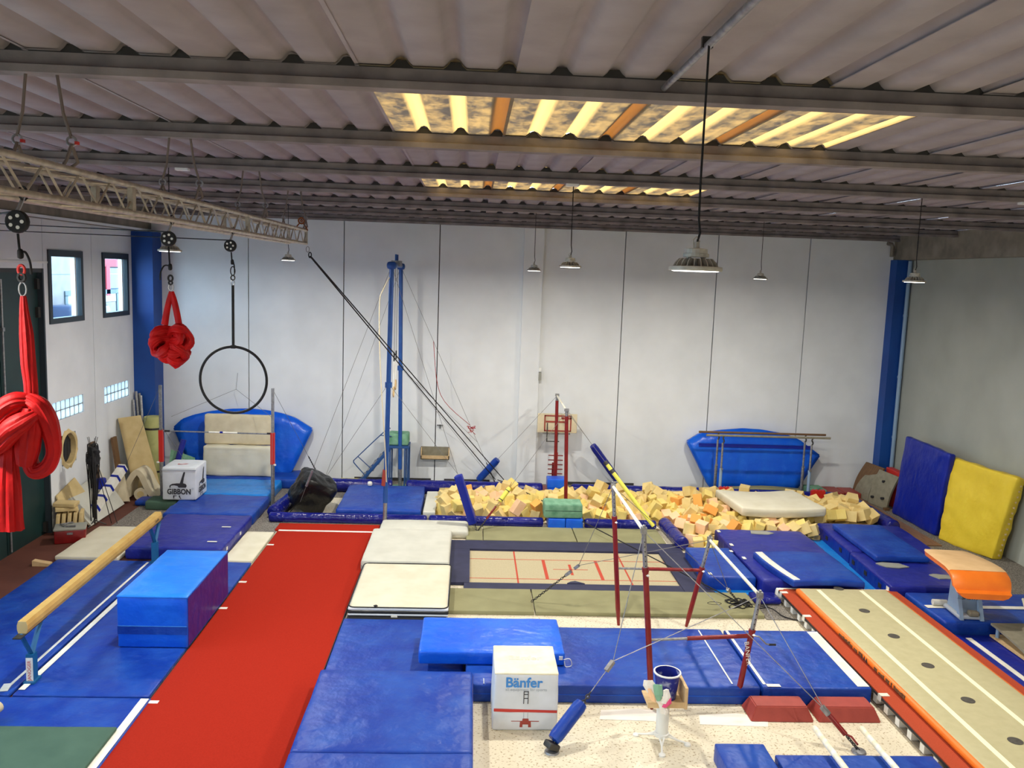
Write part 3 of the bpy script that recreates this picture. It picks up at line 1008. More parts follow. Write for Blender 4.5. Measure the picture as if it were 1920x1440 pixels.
for q in range(9):
    c = (random.uniform(-.12, .12), random.uniform(-.1, .1))
    rx, ry, a0 = random.uniform(.06, .16), random.uniform(.05, .1), random.uniform(0, 3)
    MB().tube([(c[0] + rx * math.cos(u) * math.cos(a0) - ry * math.sin(u) * math.sin(a0), c[1] + rx * math.cos(u) * math.sin(a0) + ry * math.sin(u) * math.cos(a0), -.03 + .012 * q / 3 + .01 * math.sin(3 * u)) for u in [2 * PI * j / 16 for j in range(16)]], .01, 6, loop=True).build('coil', 'rope_black', o, smooth=True)
for cx, cy, r in ((-.42, .02, .09), (.3, -.06, .13)):
    MB().tube([(cx + r * 1.3 * math.cos(u), cy + r * .7 * math.sin(u), -.035) for u in [2 * PI * j / 18 for j in range(18)]], .01, 6, loop=True).build('coil', 'rope_black', o, smooth=True)
MB().tube(spline([(.2, 0, -.035), (.5, -.15, -.035), (.62, -.4, -.07), (.85, -.52, -.085), (1.1, -.42, -.085)], 6), .01, 6).build('rope_tail', 'rope_black', o, smooth=True)

# ================================================================== rings tower
o = thing('ring_tower', 'tall blue steel rings frame with two posts behind the tumbling strip', 'rings frame', (-1.75, 18.05, 0))
ol = Vector(o.location)
F0, F1 = Vector((0, 0, .02)), Vector((.06, 0, 5.6))
G0, G1 = Vector((.06, 3.2, .02)), Vector((-.02, 3.25, 5.6))
for a, b_ in ((F0, F1), (G0, G1)):
    MB().cyl(lerp(a, b_, .0), lerp(a, b_, .1), .045).build('foot_tube', 'steel', o, smooth=True)
    MB().cyl(lerp(a, b_, .09), lerp(a, b_, .55), .05).build('post', 'tower_blue', o, smooth=True)
    MB().cyl(lerp(a, b_, .54), lerp(a, b_, .56), .075).build('collar', 'tower_blue', o, smooth=True)
    MB().cyl(lerp(a, b_, .56), b_, .05).build('post', 'tower_blue', o, smooth=True)
    MB().lathe([(0, 0), (.12, 0), (.12, .015), (0, .015)], (a.x, a.y, 0), 16, False).build('base_plate', 'steel', o)
    MB().soft((.2, .2, .16), .06, (2, 2, 2), c=tuple(b_)).build('top_cap', 'tower_blue', o, smooth=True)
MB().tube([F1 + Vector((0, 0, .02)), G1 + Vector((0, 0, .02))], .055, 10).build('top_beam', 'tower_blue', o, smooth=True)
MB().box((.02, 1.6, 5.66), (.2, .5, .12)).build('bracket', 'steel', o)
for y in (1.4, 1.75):
    MB().cyl((.02, y, 5.7), (.02, y, 5.86), .025).build('bolt', 'tower_blue', o, smooth=True)
for s, zr in ((-1, 2.75), (1, 2.85)):
    y = 1.62 + .25 * s
    MB().tube([(.02, y, 5.55), (.02, y, 3.6)], .006, 6).build('ring_cable', 'wire', o, smooth=True)
    MB().box((.02, y, 3.55), (.03, .02, .2)).build('buckle', 'black', o)
    MB().tube([(.02, y, 3.5), (.02, y, zr + .1)], .011, 6).build('ring_strap', 'white_vinyl', o, smooth=True)
    MB().tube([(.02 + .0, y + .115 * math.cos(u), zr + .115 * math.sin(u)) for u in [2 * PI * j / 24 for j in range(24)]], .015, 8, loop=True).build('ring', 'wood_light', o, rot=(0, 0, 0), smooth=True)
MB().tube(spline([(.02, -.06, 5.35), (-.1, -.08, 5.1), (-.17, -.08, 4.85), (-.16, -.08, 4.0), (-.1, -.08, 2.9), (-.02, -.08, 1.9), (.03, -.08, 1.0)], 6), .022, 8, flat=.5).build('webbing_strap', 'foam_beige', o, smooth=True)
NL, NR, FL, FR = Vector((-3.66, 18.55, .36)), Vector((.22, 17.66, .05)), Vector((-3.7, 21.95, .05)), Vector((.75, 21.9, .05))
t1, t2 = F1 + ol, G1 + ol
m1 = lerp(F0, F1, .555) + ol
m2 = lerp(G0, G1, .555) + ol
wires(o, [[t1, NL], [t1, NR], [t2, FL], [t2, FR], [m1, FL], [m2, lerp(t2, FR, .8)], [m1, lerp(t1, NR, .78)], [m2, FR]], .0042)
MB().tube([Vector(p) - ol for p in spline([lerp(t2, FR, .33), lerp(t2, FR, .55) + Vector((-.35, 0, -.15)), lerp(t2, FR, .72)], 6)], .007, 6).build('twine', 'red_silk', o, smooth=True)
for q in range(7):
    c = lerp(t2, FR, .73) - ol
    MB().tube(spline([c, c + Vector((random.uniform(-.12, .12), 0, random.uniform(-.16, .06))), c + Vector((random.uniform(-.12, .12), 0, random.uniform(-.2, 0)))], 4), .007, 5).build('twine_knot', 'red_silk', o, smooth=True)
ch = MB()
chain(ch, lerp(t2, FR, .9) - ol, FR - ol)
ch.build('chain', 'darksteel', o, smooth=True)
MB().cyl(lerp(t1, NL, .86) - ol, lerp(t1, NL, .93) - ol, .028).build('turnbuckle', 'steel', o, smooth=True)
MB().cyl((-.03, 0, .9), (0, 0, 1.25), .058).build('tape_wrap', 'red_block', o, smooth=True)
a = lerp(t1, NR, .785)
b_ = lerp(t1, NR, .972)
o = thing('foam_sleeve', 'long dark blue foam sleeve around the guy wire at the pit front edge', 'foam sleeve', tuple(b_))
MB().soft((.2, .16, (a - b_).length), .03, (2, 2, 8), c=(0, 0, (a - b_).length / 2)).build('sleeve', 'blue_deep', o, rot=(0, 0, 0), smooth=True)
o.rotation_euler = (a - b_).to_track_quat('Z', 'Y').to_euler()

# ================================================================== stair platform behind the pit, tray on the wall
o = thing('platform_stair', 'small blue steel stair with handrail and platform behind the rings frame', 'stair', (-2.2, 21.5, 0))
for y in (-.25, .25):
    a, b_ = Vector((-.6, y, .02)), Vector((.28, y, 1.1))
    MB().tube([a, b_], .03, 6, flat=1.6).build('stringer', 'stair_blue', o, smooth=True)
for k in range(6):
    c = lerp((-.6, 0, .02), (.28, 0, 1.1), (k + .6) / 6.4)
    MB().box(c, (.16, .5, .025)).build('tread', 'steel', o)
for y in (-.27,):
    MB().tube(spline([(-.35, y, .32), (-.62, y, .62), (-.66, y, .7), (-.58, y, .8), (.12, y, 1.5), (.25, y, 1.56)], 5), .014, 6).build('handrail', 'stair_blue', o, smooth=True)
    MB().tube([(-.2, y, .5), (-.55, y, .82)], .012, 6).build('rail_strut', 'stair_blue', o, smooth=True)
    MB().tube([(.0, y, 1.38), (.28, y, 1.36)], .012, 6).build('rail_strut', 'stair_blue', o, smooth=True)
MB().bb(.2, .72, -.3, .3, 1.06, 1.12).build('platform', 'stair_blue', o)
for x in (.25, .62, .7):
    for y in (-.27, .27):
        MB().cyl((x, y, .02), (x, y, 1.08), .018).build('leg', 'stair_blue', o, smooth=True)
MB().bb(-.5, .7, -.29, -.25, .05, .08).build('base_bar', 'stair_blue', o)
tag(MB().soft((.52, .5, .3), .05, (4, 4, 2), .01, 4, 2, c=(0, 0, .15)).build('foam_block', 'green_foam', None, (-1.76, 21.5, 1.12), smooth=True), 'green foam block on the platform of the blue stair', 'foam block')
tag(MB().soft((1.1, .5, .06), .02, (6, 3, 1), .004, c=(0, 0, .03)).build('foam_mat', 'green_foam', None, (-2.05, 21.2, .012), smooth=True), 'thin green mat on the floor under the blue stair', 'mat')
tag(MB().cyl((-.25, 0, .06), (.25, 0, .06), .06, n=14).build('foam_roll', 'yellow_foam', None, (-3.0, 21.75, .012), smooth=True), 'short yellow foam roll at the foot of the blue stair', 'foam roll')
o = thing('wall_tray', 'shallow wooden tray fixed on the back wall beside the stair', 'tray', (-.85, 22.09, .65))
MB().bb(-.37, .37, -.2, -.18, 0, .1).build('front_board', 'wood_light', o)
MB().bb(-.37, .37, -.2, 0, -.01, .012).build('bottom_board', 'board_grey', o)
MB().bb(-.37, .37, -.02, 0, 0, .3).build('back_board', 'board_grey', o)
for x in (-.36, .36):
    MB().prism([(-.2, 0), (0, 0), (0, .3), (-.2, .1)], x - .012, x + .012, 'x').build('side_board', 'wood_light', o)

# ================================================================== left horizontal bar
o = thing('horizontal_bar', 'low horizontal bar between two grey posts with red sleeves before the white mats', 'gym bar', (-5.75, 19.6, 0))
ol = Vector(o.location)
for x in (-1.28, 1.25):
    MB().cyl((x, 0, .25), (x, 0, 1.0), .045).build('post', 'steel', o, smooth=True)
    MB().box((x, 0, 1.32), (.09, .09, .74)).build('sleeve', 'red_bright', o)
    MB().box((x, 0, 2.2), (.06, .06, 1.05)).build('upper_post', 'steel', o)
    MB().box((x, 0, .01), (.22, .3, .02)).build('foot', 'darksteel', o)
    MB().cyl((x, 0, .01), (x, 0, .3), .04).build('post_base', 'steel', o, smooth=True)
    MB().lathe([(0, -.02), (.03, -.015), (.03, .015), (0, .02)], (x + (.06 if x > 0 else -.06), -.06, .95), 10, False).build('knob', 'white_plastic', o)
MB().cyl((-1.25, 0, 1.67), (1.22, 0, 1.66), .016).build('bar', 'steel', o, smooth=True)
MB().cyl((-.2, 0, 1.668), (.45, 0, 1.666), .02).build('tape', 'white_vinyl', o, smooth=True)
MB().cyl((.05, 0, 1.668), (.12, 0, 1.668), .022).build('tape_mark', 'blue_deep', o, smooth=True)
for x in (-1.2, 1.12):
    MB().cyl((x, 0, 1.67), (x + .12, 0, 1.67), .022).build('bar_clamp', 'black', o, smooth=True)
tl, tr = ol + Vector((-1.28, 0, 2.7)), ol + Vector((1.25, 0, 2.7))
wires(o, [[tl, (-8.25, 19.9, .1)], [tr, (-3.8, 21.9, .05)], [tr, (-4.3, 18.6, .25)], [(-5.95, 22.05, 2.75), (-5.95, 21.9, 2.35)], [(-5.95, 21.9, 2.35), (-7.0, 20.2, 1.9)], [(-5.95, 21.9, 2.35), (-4.6, 20.2, 1.9)], [lerp(tl, tr, 0) + Vector((0, 0, -.9)), (-6.6, 20.6, .4)]], .0045)
ch = MB()
chain(ch, lerp(tr, (-3.8, 21.9, .05), .72) - ol, lerp(tr, (-3.8, 21.9, .05), .9) - ol)
ch.build('chain', 'darksteel', o, smooth=True)
MB().cyl(lerp(tr, (-3.8, 21.9, .05), .9) - ol, lerp(tr, (-3.8, 21.9, .05), .98) - ol, .03).build('turnbuckle', 'red_paint', o, smooth=True)


# fan shaped crash mats leaning on the wall
def fan(pts, label, x, y, m, sx=1.0, lean=.12):
    bm = bmesh.new()
    vs = [bm.verts.new((p[0] * sx, 0, p[1])) for p in pts]
    f = bm.faces.new(vs)
    r = bmesh.ops.extrude_face_region(bm, geom=[f])
    for v in r['geom']:
        if isinstance(v, bmesh.types.BMVert):
            v.co.y += .24
    bmesh.ops.recalc_face_normals(bm, faces=bm.faces)
    bmesh.ops.bevel(bm, geom=list(bm.edges), offset=.03, segments=2, affect='EDGES', clamp_overlap=True)
    bmesh.ops.triangulate(bm, faces=[f for f in bm.faces if len(f.verts) > 6])
    bmesh.ops.subdivide_edges(bm, edges=[e for e in bm.edges if e.calc_length() > .3], cuts=4, use_grid_fill=True)
    for v in bm.verts:
        v.co.y += .02 * noise.noise(v.co * 2.2) + .01 * noise.noise(v.co * 7)
    me = bpy.data.meshes.new('crash_mat')
    bm.to_mesh(me)
    bm.free()
    me.polygons.foreach_set('use_smooth', [True] * len(me.polygons))
    return tag(link('crash_mat', me, m, None, (x, y, .05), (-lean, 0, 0)), label, 'crash mat')


fl = [(-1.72, 1.3), (-1.5, 1.52), (-1.2, 1.64), (-.8, 1.74), (-.3, 1.81), (.15, 1.83), (.6, 1.8), (1.0, 1.73), (1.35, 1.62), (1.8, 1.35), (1.35, .35), (1.15, .0), (-1.1, .0), (-1.3, .4)]
o = fan(fl, 'bright blue fan shaped crash mat leaning on the back wall behind the white mats', -5.8, 21.62, 'blue_bright')
fr = [(-1.8, 1.28), (-1.45, 1.5), (-.9, 1.6), (-.3, 1.66), (.2, 1.64), (.8, 1.55), (1.2, 1.4), (1.78, 1.0), (1.3, .25), (1.1, .0), (-1.05, .0), (-1.2, .15)]
o = fan(fr, 'bright blue fan shaped crash mat leaning on the back wall behind the parallel bars', 7.55, 21.62, 'blue_bright')
MB().box((.0, -.012, 1.2), (3.0, .01, .09)).build('dark_band', 'blue_deep', o)
# two white mats standing in front
o = tag(MB().soft((1.7, .2, .76), .05, (10, 2, 5), .012, 3, 5, base=False, c=(0, 0, .38)).build('crash_mat', 'foam_beige', None, (-5.75, 21.42, 1.02), (-.06, 0, 0), smooth=True), 'cream crash mat, the upper of two stacked before the left fan shaped mat', 'crash mat')
o = tag(MB().soft((1.7, .3, .76), .05, (14, 2, 8), .02, 4, 9, base=False, c=(0, 0, .38)).build('crash_mat', 'cream', None, (-5.72, 21.28, .26), smooth=True), 'white crash mat with loose cover, the lower of two before the left fan shaped mat', 'crash mat')

# ================================================================== blue landing mats on the left
o = mat_slab('landing_mat', 'dark blue landing mat with white tabs beside the far end of the balance beam', 'mat', -6.3, -4.52, 15.6, 17.82, 0, .25, 'navy', .05, .012)
for y in (15.95, 16.9):
    strip(o, -4.9, -4.72, y, y + .05, .258, name='white_tab')
    MB().box((.885, y - o.location.y, .14), (.012, .08, .06)).build('white_tab', 'white_vinyl', o)
o = mat_slab('landing_mat', 'wrinkled blue landing mat before the white cube box', 'mat', -6.42, -4.52, 17.86, 19.44, 0, .25, 'blue', .05, .018, freq=3)
o = mat_slab('landing_mat', 'bright blue landing mat under the left horizontal bar', 'mat', -6.6, -4.58, 19.48, 20.95, 0, .25, 'sky', .05, .015, freq=3)
o = mat_slab('landing_mat', 'blue landing mat lying against the lower white crash mat', 'mat', -6.6, -4.05, 20.98, 22.0, 0, .26, 'blue', .06, .015, freq=3)
tag(MB().soft((.7, .5, .2), .04, (4, 3, 1), .01, 3, 3, c=(0, 0, .1)).build('foam_mat', 'dgreen', None, (-6.8, 19.1, .012), smooth=True), 'dark green mat piece on the floor under the white cube box', 'mat')
# white cube box with monkey logo
o = thing('foam_cube_box', 'white foam cube with a dark gibbon logo on the blue mats', 'foam cube', (-6.39, 19.25, .25), (0, 0, .02))
MB().soft((.74, .82, .74), .03, (6, 6, 6), .01, 3, 4, base=False, c=(0, 0, .38)).build('cover', 'box_white', o, smooth=True)
MB().bb(-.372, .372, -.425, -.41, .69, .705).build('top_seam', 'print_grey', o)
text('GIBBON', .17, 'print_dark', o, (.0, -.4265, .2), (PI / 2, 0, 0), bold=.006, sx=.82)
text('GIBBON', .17, 'print_dark', o, (.3865, .0, .2), (PI / 2, 0, PI / 2), bold=.006, sx=.82)
text('\u00ae', .07, 'print_grey', o, (.3, -.4265, .27), (PI / 2, 0, 0))


def logo(parent, rot, off):
    body = [(-.26, .28), (-.25, .33), (-.2, .36), (-.1, .375), (-.03, .375), (.05, .62), (.07, .64), (.085, .63), (.085, .6), (.06, .5), (.04, .38), (.1, .36), (.12, .32), (.1, .28), (.05, .28), (-.06, .28), (-.08, .315), (-.16, .33), (-.22, .32), (-.235, .29), (-.23, .275), (-.245, .27)]
    MB().prism(body, 0, .002, 'y').build('logo', 'print_dark', parent, off, rot)
    MB().prism([(-.18, .1), (-.1, .1), (-.11, .085), (-.15, .085), (-.16, .03), (-.175, .03)], 0, .002, 'y').build('logo_foot', 'print_dark', parent, off, rot)
    MB().prism([(-.06, .1), (-.03, .1), (-.025, .06), (-.0, .02), (-.02, .02), (-.05, .06)], 0, .002, 'y').build('logo_foot', 'print_dark', parent, off, rot)


logo(o, (0, 0, 0), (0.05, -.4275, 0.02))
logo(o, (0, 0, PI / 2), (.3875, .05, 0.02))
MB().prism([(-.12, -.12), (-.02, -.14), (.1, -.06), (.0, -.03), (-.1, -.05)], .757, .759).build('top_emblem', 'print_red', o)
MB().prism([(-.09, -.11), (-.02, -.12), (.06, -.065), (.0, -.05), (-.08, -.06)], .759, .7605).build('top_emblem_inner', 'box_white', o)

# ================================================================== clutter along the left wall
def slab4(name, m, tl_, tr_, br, bl, th, parent=None, bend=0.0):
    tl_, tr_, br, bl = map(Vector, (tl_, tr_, br, bl))
    nrm = (tr_ - tl_).cross(bl - tl_).normalized()
    rings = []
    for i in range(9):
        u = i / 8
        a, b_ = tl_.lerp(bl, u), tr_.lerp(br, u)
        s = nrm * (bend * math.sin(PI * u))
        rings.append([a + s, b_ + s, b_ + s - nrm * th, a + s - nrm * th])
    return MB().rings(rings).build(name, m, parent, smooth=True, angle=30)


o = thing('foam_mat', 'tall tan foam mat leaning against the left wall beside the green roll', 'foam mat', (-7.8, 20.3, 0))
l = Vector(o.location)
slab4('sheet', 'foam_tan', Vector((-8.3, 20.35, 1.8)) - l, Vector((-7.83, 20.5, 1.86)) - l, Vector((-7.3, 20.35, .02)) - l, Vector((-7.85, 20.1, .02)) - l, -.14, o, .06)
o = thing('rolled_mat', 'pale green rolled up mat standing in the left back corner', 'rolled mat', (-7.76, 21.1, 0))
MB().lathe([(0, 0), (.21, 0), (.21, 1.7), (.2, 1.73), (.17, 1.73), (.165, 1.7), (.14, 1.7), (.13, 1.73), (0, 1.73)], n=24, cap=False).build('roll', 'green_roll', o, smooth=True)
for z in (.35, 1.42):
    MB().lathe([(.212, z), (.216, z), (.216, z + .05), (.212, z + .05)], n=24, cap=False).build('strap', 'darksteel', o)
for i, (x, y, xt, yt, h) in enumerate(((-8.05, 21.2, -8.27, 21.4, 2.3), (-8.0, 21.25, -8.2, 21.42, 2.25), (-7.98, 21.15, -8.15, 21.4, 2.2), (-8.12, 21.1, -8.3, 21.3, 2.1))):
    tag(MB().box((0, 0, 0), (.045, .045, h), ((Vector((xt, yt, h)) - Vector((x, y, 0))).to_track_quat('Z', 'Y').to_matrix())).build('metal_pole', 'steel', None, ((x + xt) / 2, (y + yt) / 2, h / 2 + .01)), 'grey metal bar leaning in the left back corner behind the rolled mat', 'metal bar', 'metal bars in the corner')


def arch_mat(x0, x1, h, y, wid, lab, th=.13, tip=0):
    o = thing('folded_mat', lab, 'folded mat', ((x0 + x1) / 2, y, 0))
    hw = (x1 - x0) / 2
    path = spline([(-hw, 0, th / 2 + .02), (-hw * .85, 0, h * .6), (-hw * .35 + tip, 0, h), (hw * .05 + tip, 0, h * .93), (hw * .5, 0, h * .45), (hw, 0, th / 2)], 6)
    rings = []
    for i, p in enumerate(path):
        tn = (path[min(i + 1, len(path) - 1)] - path[max(i - 1, 0)]).normalized()
        nr = Vector((-tn.z, 0, tn.x)) * th / 2
        rings.append([p + nr + Vector((0, -wid / 2, 0)), p + nr + Vector((0, wid / 2, 0)), p - nr + Vector((0, wid / 2, 0)), p - nr + Vector((0, -wid / 2, 0))])
    MB().rings(rings).build('sheet', 'foam_beige', o, smooth=True, angle=30)
    return o


o = thing('rolled_mat', 'beige foam roll lying inside the folded foam arch', 'rolled mat', (-7.52, 19.9, .012))
MB().tube([(0, -.3, .15), (0, .28, .15)], .15, 18).build('roll', 'foam_beige', o, smooth=True)
MB().tube([(0, -.305, .15), (0, -.302, .15)], .08, 14).build('roll_core', 'foam_tan', o, smooth=True)
o = thing('foam_mat', 'green foam mat leaning in the left back corner behind the white cube box', 'foam mat', (-7.0, 20.7, .012))
l = Vector(o.location)
slab4('sheet', 'green_foam', Vector((-7.25, 20.9, .95)) - l, Vector((-6.7, 20.95, .75)) - l, Vector((-6.68, 20.7, .02)) - l, Vector((-7.3, 20.6, .02)) - l, .12, o, .03)
o = thing('padded_bar', 'dark navy padded bar leaning behind the left bar post', 'padded bar', (-7.15, 20.45, .012))
MB().tube([(0, 0, .07), (.12, .1, .6), (.28, .2, 1.25)], [.05, .07, .07], 12).build('pad', 'navy', o, smooth=True)
for k in range(2):
    MB().tube([(.05 + .1 * k, 0, .6 + .22 * k), (-.05 + .1 * k, -.05, .5 + .22 * k)], .015, 6).build('strap', 'black', o, smooth=True)
arch_mat(-7.85, -7.2, .66, 19.85, .5, 'beige foam mat folded over in an arch before the tall tan mat')
o = thing('foam_mat', 'short beige foam mat leaning beside the folded foam arch', 'foam mat', (-8.0, 19.5, 0))
l = Vector(o.location)
slab4('sheet', 'foam_beige', Vector((-8.25, 19.5, .5)) - l, Vector((-7.85, 19.55, .62)) - l, Vector((-7.7, 19.45, .03)) - l, Vector((-8.1, 19.35, .03)) - l, .1, o)
tag(MB().soft((.6, .45, .12), .05, (3, 3, 1), .01, 3, 1, c=(0, 0, .06)).build('cushion', 'blue', None, (-7.2, 19.38, .012), smooth=True), 'small dark blue cushion on the grey carpet before the folded foam arch', 'cushion')
# striped white bar
a, b_ = Vector((-7.95, 17.75, .05)), Vector((-7.65, 19.0, .95))
o = thing('striped_bar', 'white foam bar with blue tape bands leaning on the left wall clutter', 'foam bar', tuple(a))
q = (b_ - a).to_track_quat('Z', 'Y').to_matrix()
L_ = (b_ - a).length
MB().box(q @ Vector((0, 0, L_ / 2)), (.16, .16, L_), q).build('bar', 'white_vinyl', o)
for k in range(6):
    MB().box(q @ Vector((0, 0, L_ * (.06 + k * .18))), (.166, .166, .06), q).build('tape_band', 'blue_deep', o)
# white panels leaning on the wall
o = thing('white_panel', 'white board leaning at the left wall behind the strap stand', 'board', (-8.1, 18.3, 0))
l = Vector(o.location)
slab4('board', 'offwhite', Vector((-8.3, 17.6, .6)) - l, Vector((-8.3, 19.3, .75)) - l, Vector((-7.75, 19.2, .02)) - l, Vector((-7.75, 17.5, .02)) - l, .04, o)
o = thing('foam_sheet', 'yellow foam sheet leaning on the left wall above the foam block pile', 'foam sheet', (-8.2, 17.6, 0))
l = Vector(o.location)
slab4('sheet', 'foam_tan', Vector((-8.33, 17.3, .72)) - l, Vector((-8.33, 18.1, .9)) - l, Vector((-8.15, 18.3, .45)) - l, Vector((-8.15, 17.2, .2)) - l, .03, o)
tag(MB().box((0, 0, .75), (.06, .2, 1.5), Matrix.Rotation(-.1, 3, 'Y')).build('plank', 'wood_dark', None, (-8.2, 18.9, .02)), 'dark narrow plank leaning on the left wall behind the strap stand', 'plank')
tag(MB().box((0, 0, .7), (.05, .22, 1.4), Matrix.Rotation(-.12, 3, 'Y')).build('plank', 'wood_dark', None, (-8.18, 20.0, .02)), 'dark plank leaning on the left wall beside the tall tan mat', 'plank')
# strap stand
o = thing('strap_stand', 'thin stand draped with many black straps by the left wall', 'strap stand', (-7.72, 17.65, 0))
MB().cyl((0, 0, .03), (0, 0, 1.75), .018).build('pole', 'darksteel', o, smooth=True)
for a in (0.3, 2.4, 4.5):
    MB().tube([(0, 0, .12), (.22 * math.cos(a), .22 * math.sin(a), .02)], .012, 6).build('leg', 'darksteel', o, smooth=True)
MB().soft((.22, .2, .4), .08, (4, 4, 5), .06, 6, 4, base=False, c=(0, 0, 1.5)).build('strap_bundle', 'black', o, smooth=True)
for q in range(26):
    a = random.uniform(0, 2 * PI)
    r = random.uniform(.04, .13)
    zt = random.uniform(1.35, 1.7)
    zb = random.uniform(.1, .6) if q < 14 else random.uniform(.8, 1.2)
    MB().tube(spline([(0, 0, zt), (r * math.cos(a), r * math.sin(a), zt + .05), (r * 1.1 * math.cos(a), r * 1.1 * math.sin(a), zt - .2), (r * .7 * math.cos(a + .4), r * .7 * math.sin(a + .4), zb)], 4), random.uniform(.012, .024), 5, flat=.5).build('strap', 'black', o, smooth=True)
for q in range(5):
    a = random.uniform(0, 2 * PI)
    MB().tube([(.03 * math.cos(a), .03 * math.sin(a), 1.6), (.1 * math.cos(a), .1 * math.sin(a), 1.88)], .006, 5).build('rod', 'darksteel', o, smooth=True)
for x in (.2, .32):
    MB().tube([(x * .3, 0, 1.3), (x + .1, .1, .03)], .008, 5).build('rod', 'darksteel', o, smooth=True)
tag(MB().soft((.18, .2, .26), .05, (3, 3, 3), .015, 5, 2, c=(0, 0, .13)).build('bag', 'blue_deep', None, (-7.95, 18.55, .55), smooth=True), 'small dark blue bag on the striped bar by the left wall', 'bag')
# foam block pile
fs = MB().soft((.07, .34, .42), .012, (1, 2, 3), .006, 6, 2, base=False, c=(0, 0, .21)).mesh('foam_block', True)
for k in range(5):
    tag(link('foam_block', fs, 'foam_tan', None, (-8.22 + .09 * k, 17.12 + .05 * k, .005), (0, .08, .3)), 'tan foam slab standing upright in the row by the green door', 'foam slab', 'standing foam slabs by the door')
for k, (z, rz) in enumerate(((.46, .5), (.55, .1))):
    tag(MB().soft((.42, .3, .08), .015, (3, 2, 1), .006, 6, k, c=(0, 0, .04)).build('foam_block', 'foam_tan', None, (-8.08, 17.2, z), (0, .05, rz), smooth=True), ('tan foam slab lying on top of the standing slabs', 'uppermost tan foam slab of the pile by the green door')[k], 'foam slab')
# toolbox
o = thing('toolbox', 'red toolbox with a grey lid on the brown floor by the green door', 'toolbox', (-7.75, 16.65, .005), (0, 0, .35))
MB().soft((.55, .4, .26), .02, (2, 2, 2), c=(0, 0, .13)).build('body', 'red_paint', o, smooth=True)
MB().soft((.57, .42, .04), .01, (2, 2, 1), c=(0, 0, .28)).build('lid', 'grey_side', o, smooth=True)
MB().box((0, -.205, .2), (.1, .02, .04)).build('latch', 'steel', o)
for q in range(5):
    a = random.uniform(0, 3)
    c = Vector((random.uniform(-.15, .2), random.uniform(-.1, .12), .31))
    d = Vector((math.cos(a), math.sin(a), .1)) * .1
    tag(MB().tube([c - d, c + d], random.uniform(.01, .02), 6).build('hand_tool', 'steel', None, (-7.75, 16.65, .012), smooth=True), 'loose metal tool lying on the lid of the red toolbox', 'tool', 'tools on the toolbox lid')
tag(MB().prism([(0, 0), (.3, 0), (.3, .05), (0, .1)], 0, .12, 'y').build('wood_wedge', 'wood_light', None, (-7.75, 15.15, .005)), 'small wooden wedge on the brown floor beside the cream mat', 'wedge')
mat_slab('foam_mat', 'cream mat on the floor beside the far end of the balance beam', 'mat', -7.5, -6.36, 15.45, 17.35, .005, .1, 'cream', .03, .006)
mat_slab('foam_mat', 'small cream mat against the left edge of the red tumbling strip', 'mat', -4.5, -3.94, 15.5, 17.3, 0, .06, 'cream', .02, .003)

# ================================================================== balance beam area
o = mat_slab('floor_mat', 'long blue floor mat under the balance beam on the wall side', 'mat', -7.42, -5.66, 10.38, 15.4, .005, .06, 'blue', .02, .008, n=(14, 40, 1), freq=1.6)
strip(o, -5.78, -5.74, 10.5, 15.3, .066)
o = mat_slab('floor_mat', 'long blue floor mat between the balance beam and the red strip', 'mat', -5.62, -3.93, 10.38, 15.42, .005, .06, 'blue', .02, .008, n=(14, 40, 1), freq=1.6)
strip(o, -5.6, -5.52, 10.5, 15.3, .066)
o = mat_slab('floor_mat', 'blue floor mat with a broad white edge beside the red strip at the lower left', 'mat', -6.6, -3.88, 7.6, 10.34, .005, .06, 'blue', .02, .006, freq=1.6)
strip(o, -4.0, -3.9, 7.7, 10.3, .066)
mat_slab('floor_mat', 'worn grey green mat at the lower left corner', 'mat', -6.8, -3.99, 7.3, 9.56, .07, .11, 'dgreen', .015, .003)
tag(MB().tube([(0, 0, 0), (.05, .2, .02)], .07, 12).build('cardboard_roll', 'foam_beige', None, (-5.52, 9.62, .19), smooth=True), 'end of a tan roll at the left edge above the green mat', 'roll')
# blue foam block
o = thing('foam_block', 'big blue foam block with light blue top on the blue floor mats', 'foam block', (-4.385, 12.77, .065))
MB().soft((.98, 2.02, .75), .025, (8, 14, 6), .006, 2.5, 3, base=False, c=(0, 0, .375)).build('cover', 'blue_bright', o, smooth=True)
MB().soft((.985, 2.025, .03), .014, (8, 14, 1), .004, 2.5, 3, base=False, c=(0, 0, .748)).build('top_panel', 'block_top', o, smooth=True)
MB().bb(.486, .495, -.99, .99, .03, .73).build('shaded_side', 'navy', o)  # shade and red carpet bounce on this face, put into the colour
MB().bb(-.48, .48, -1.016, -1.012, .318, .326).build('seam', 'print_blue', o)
MB().bb(-.485, .485, -1.0155, -1.011, .2, .318).build('front_band', 'blue', o)
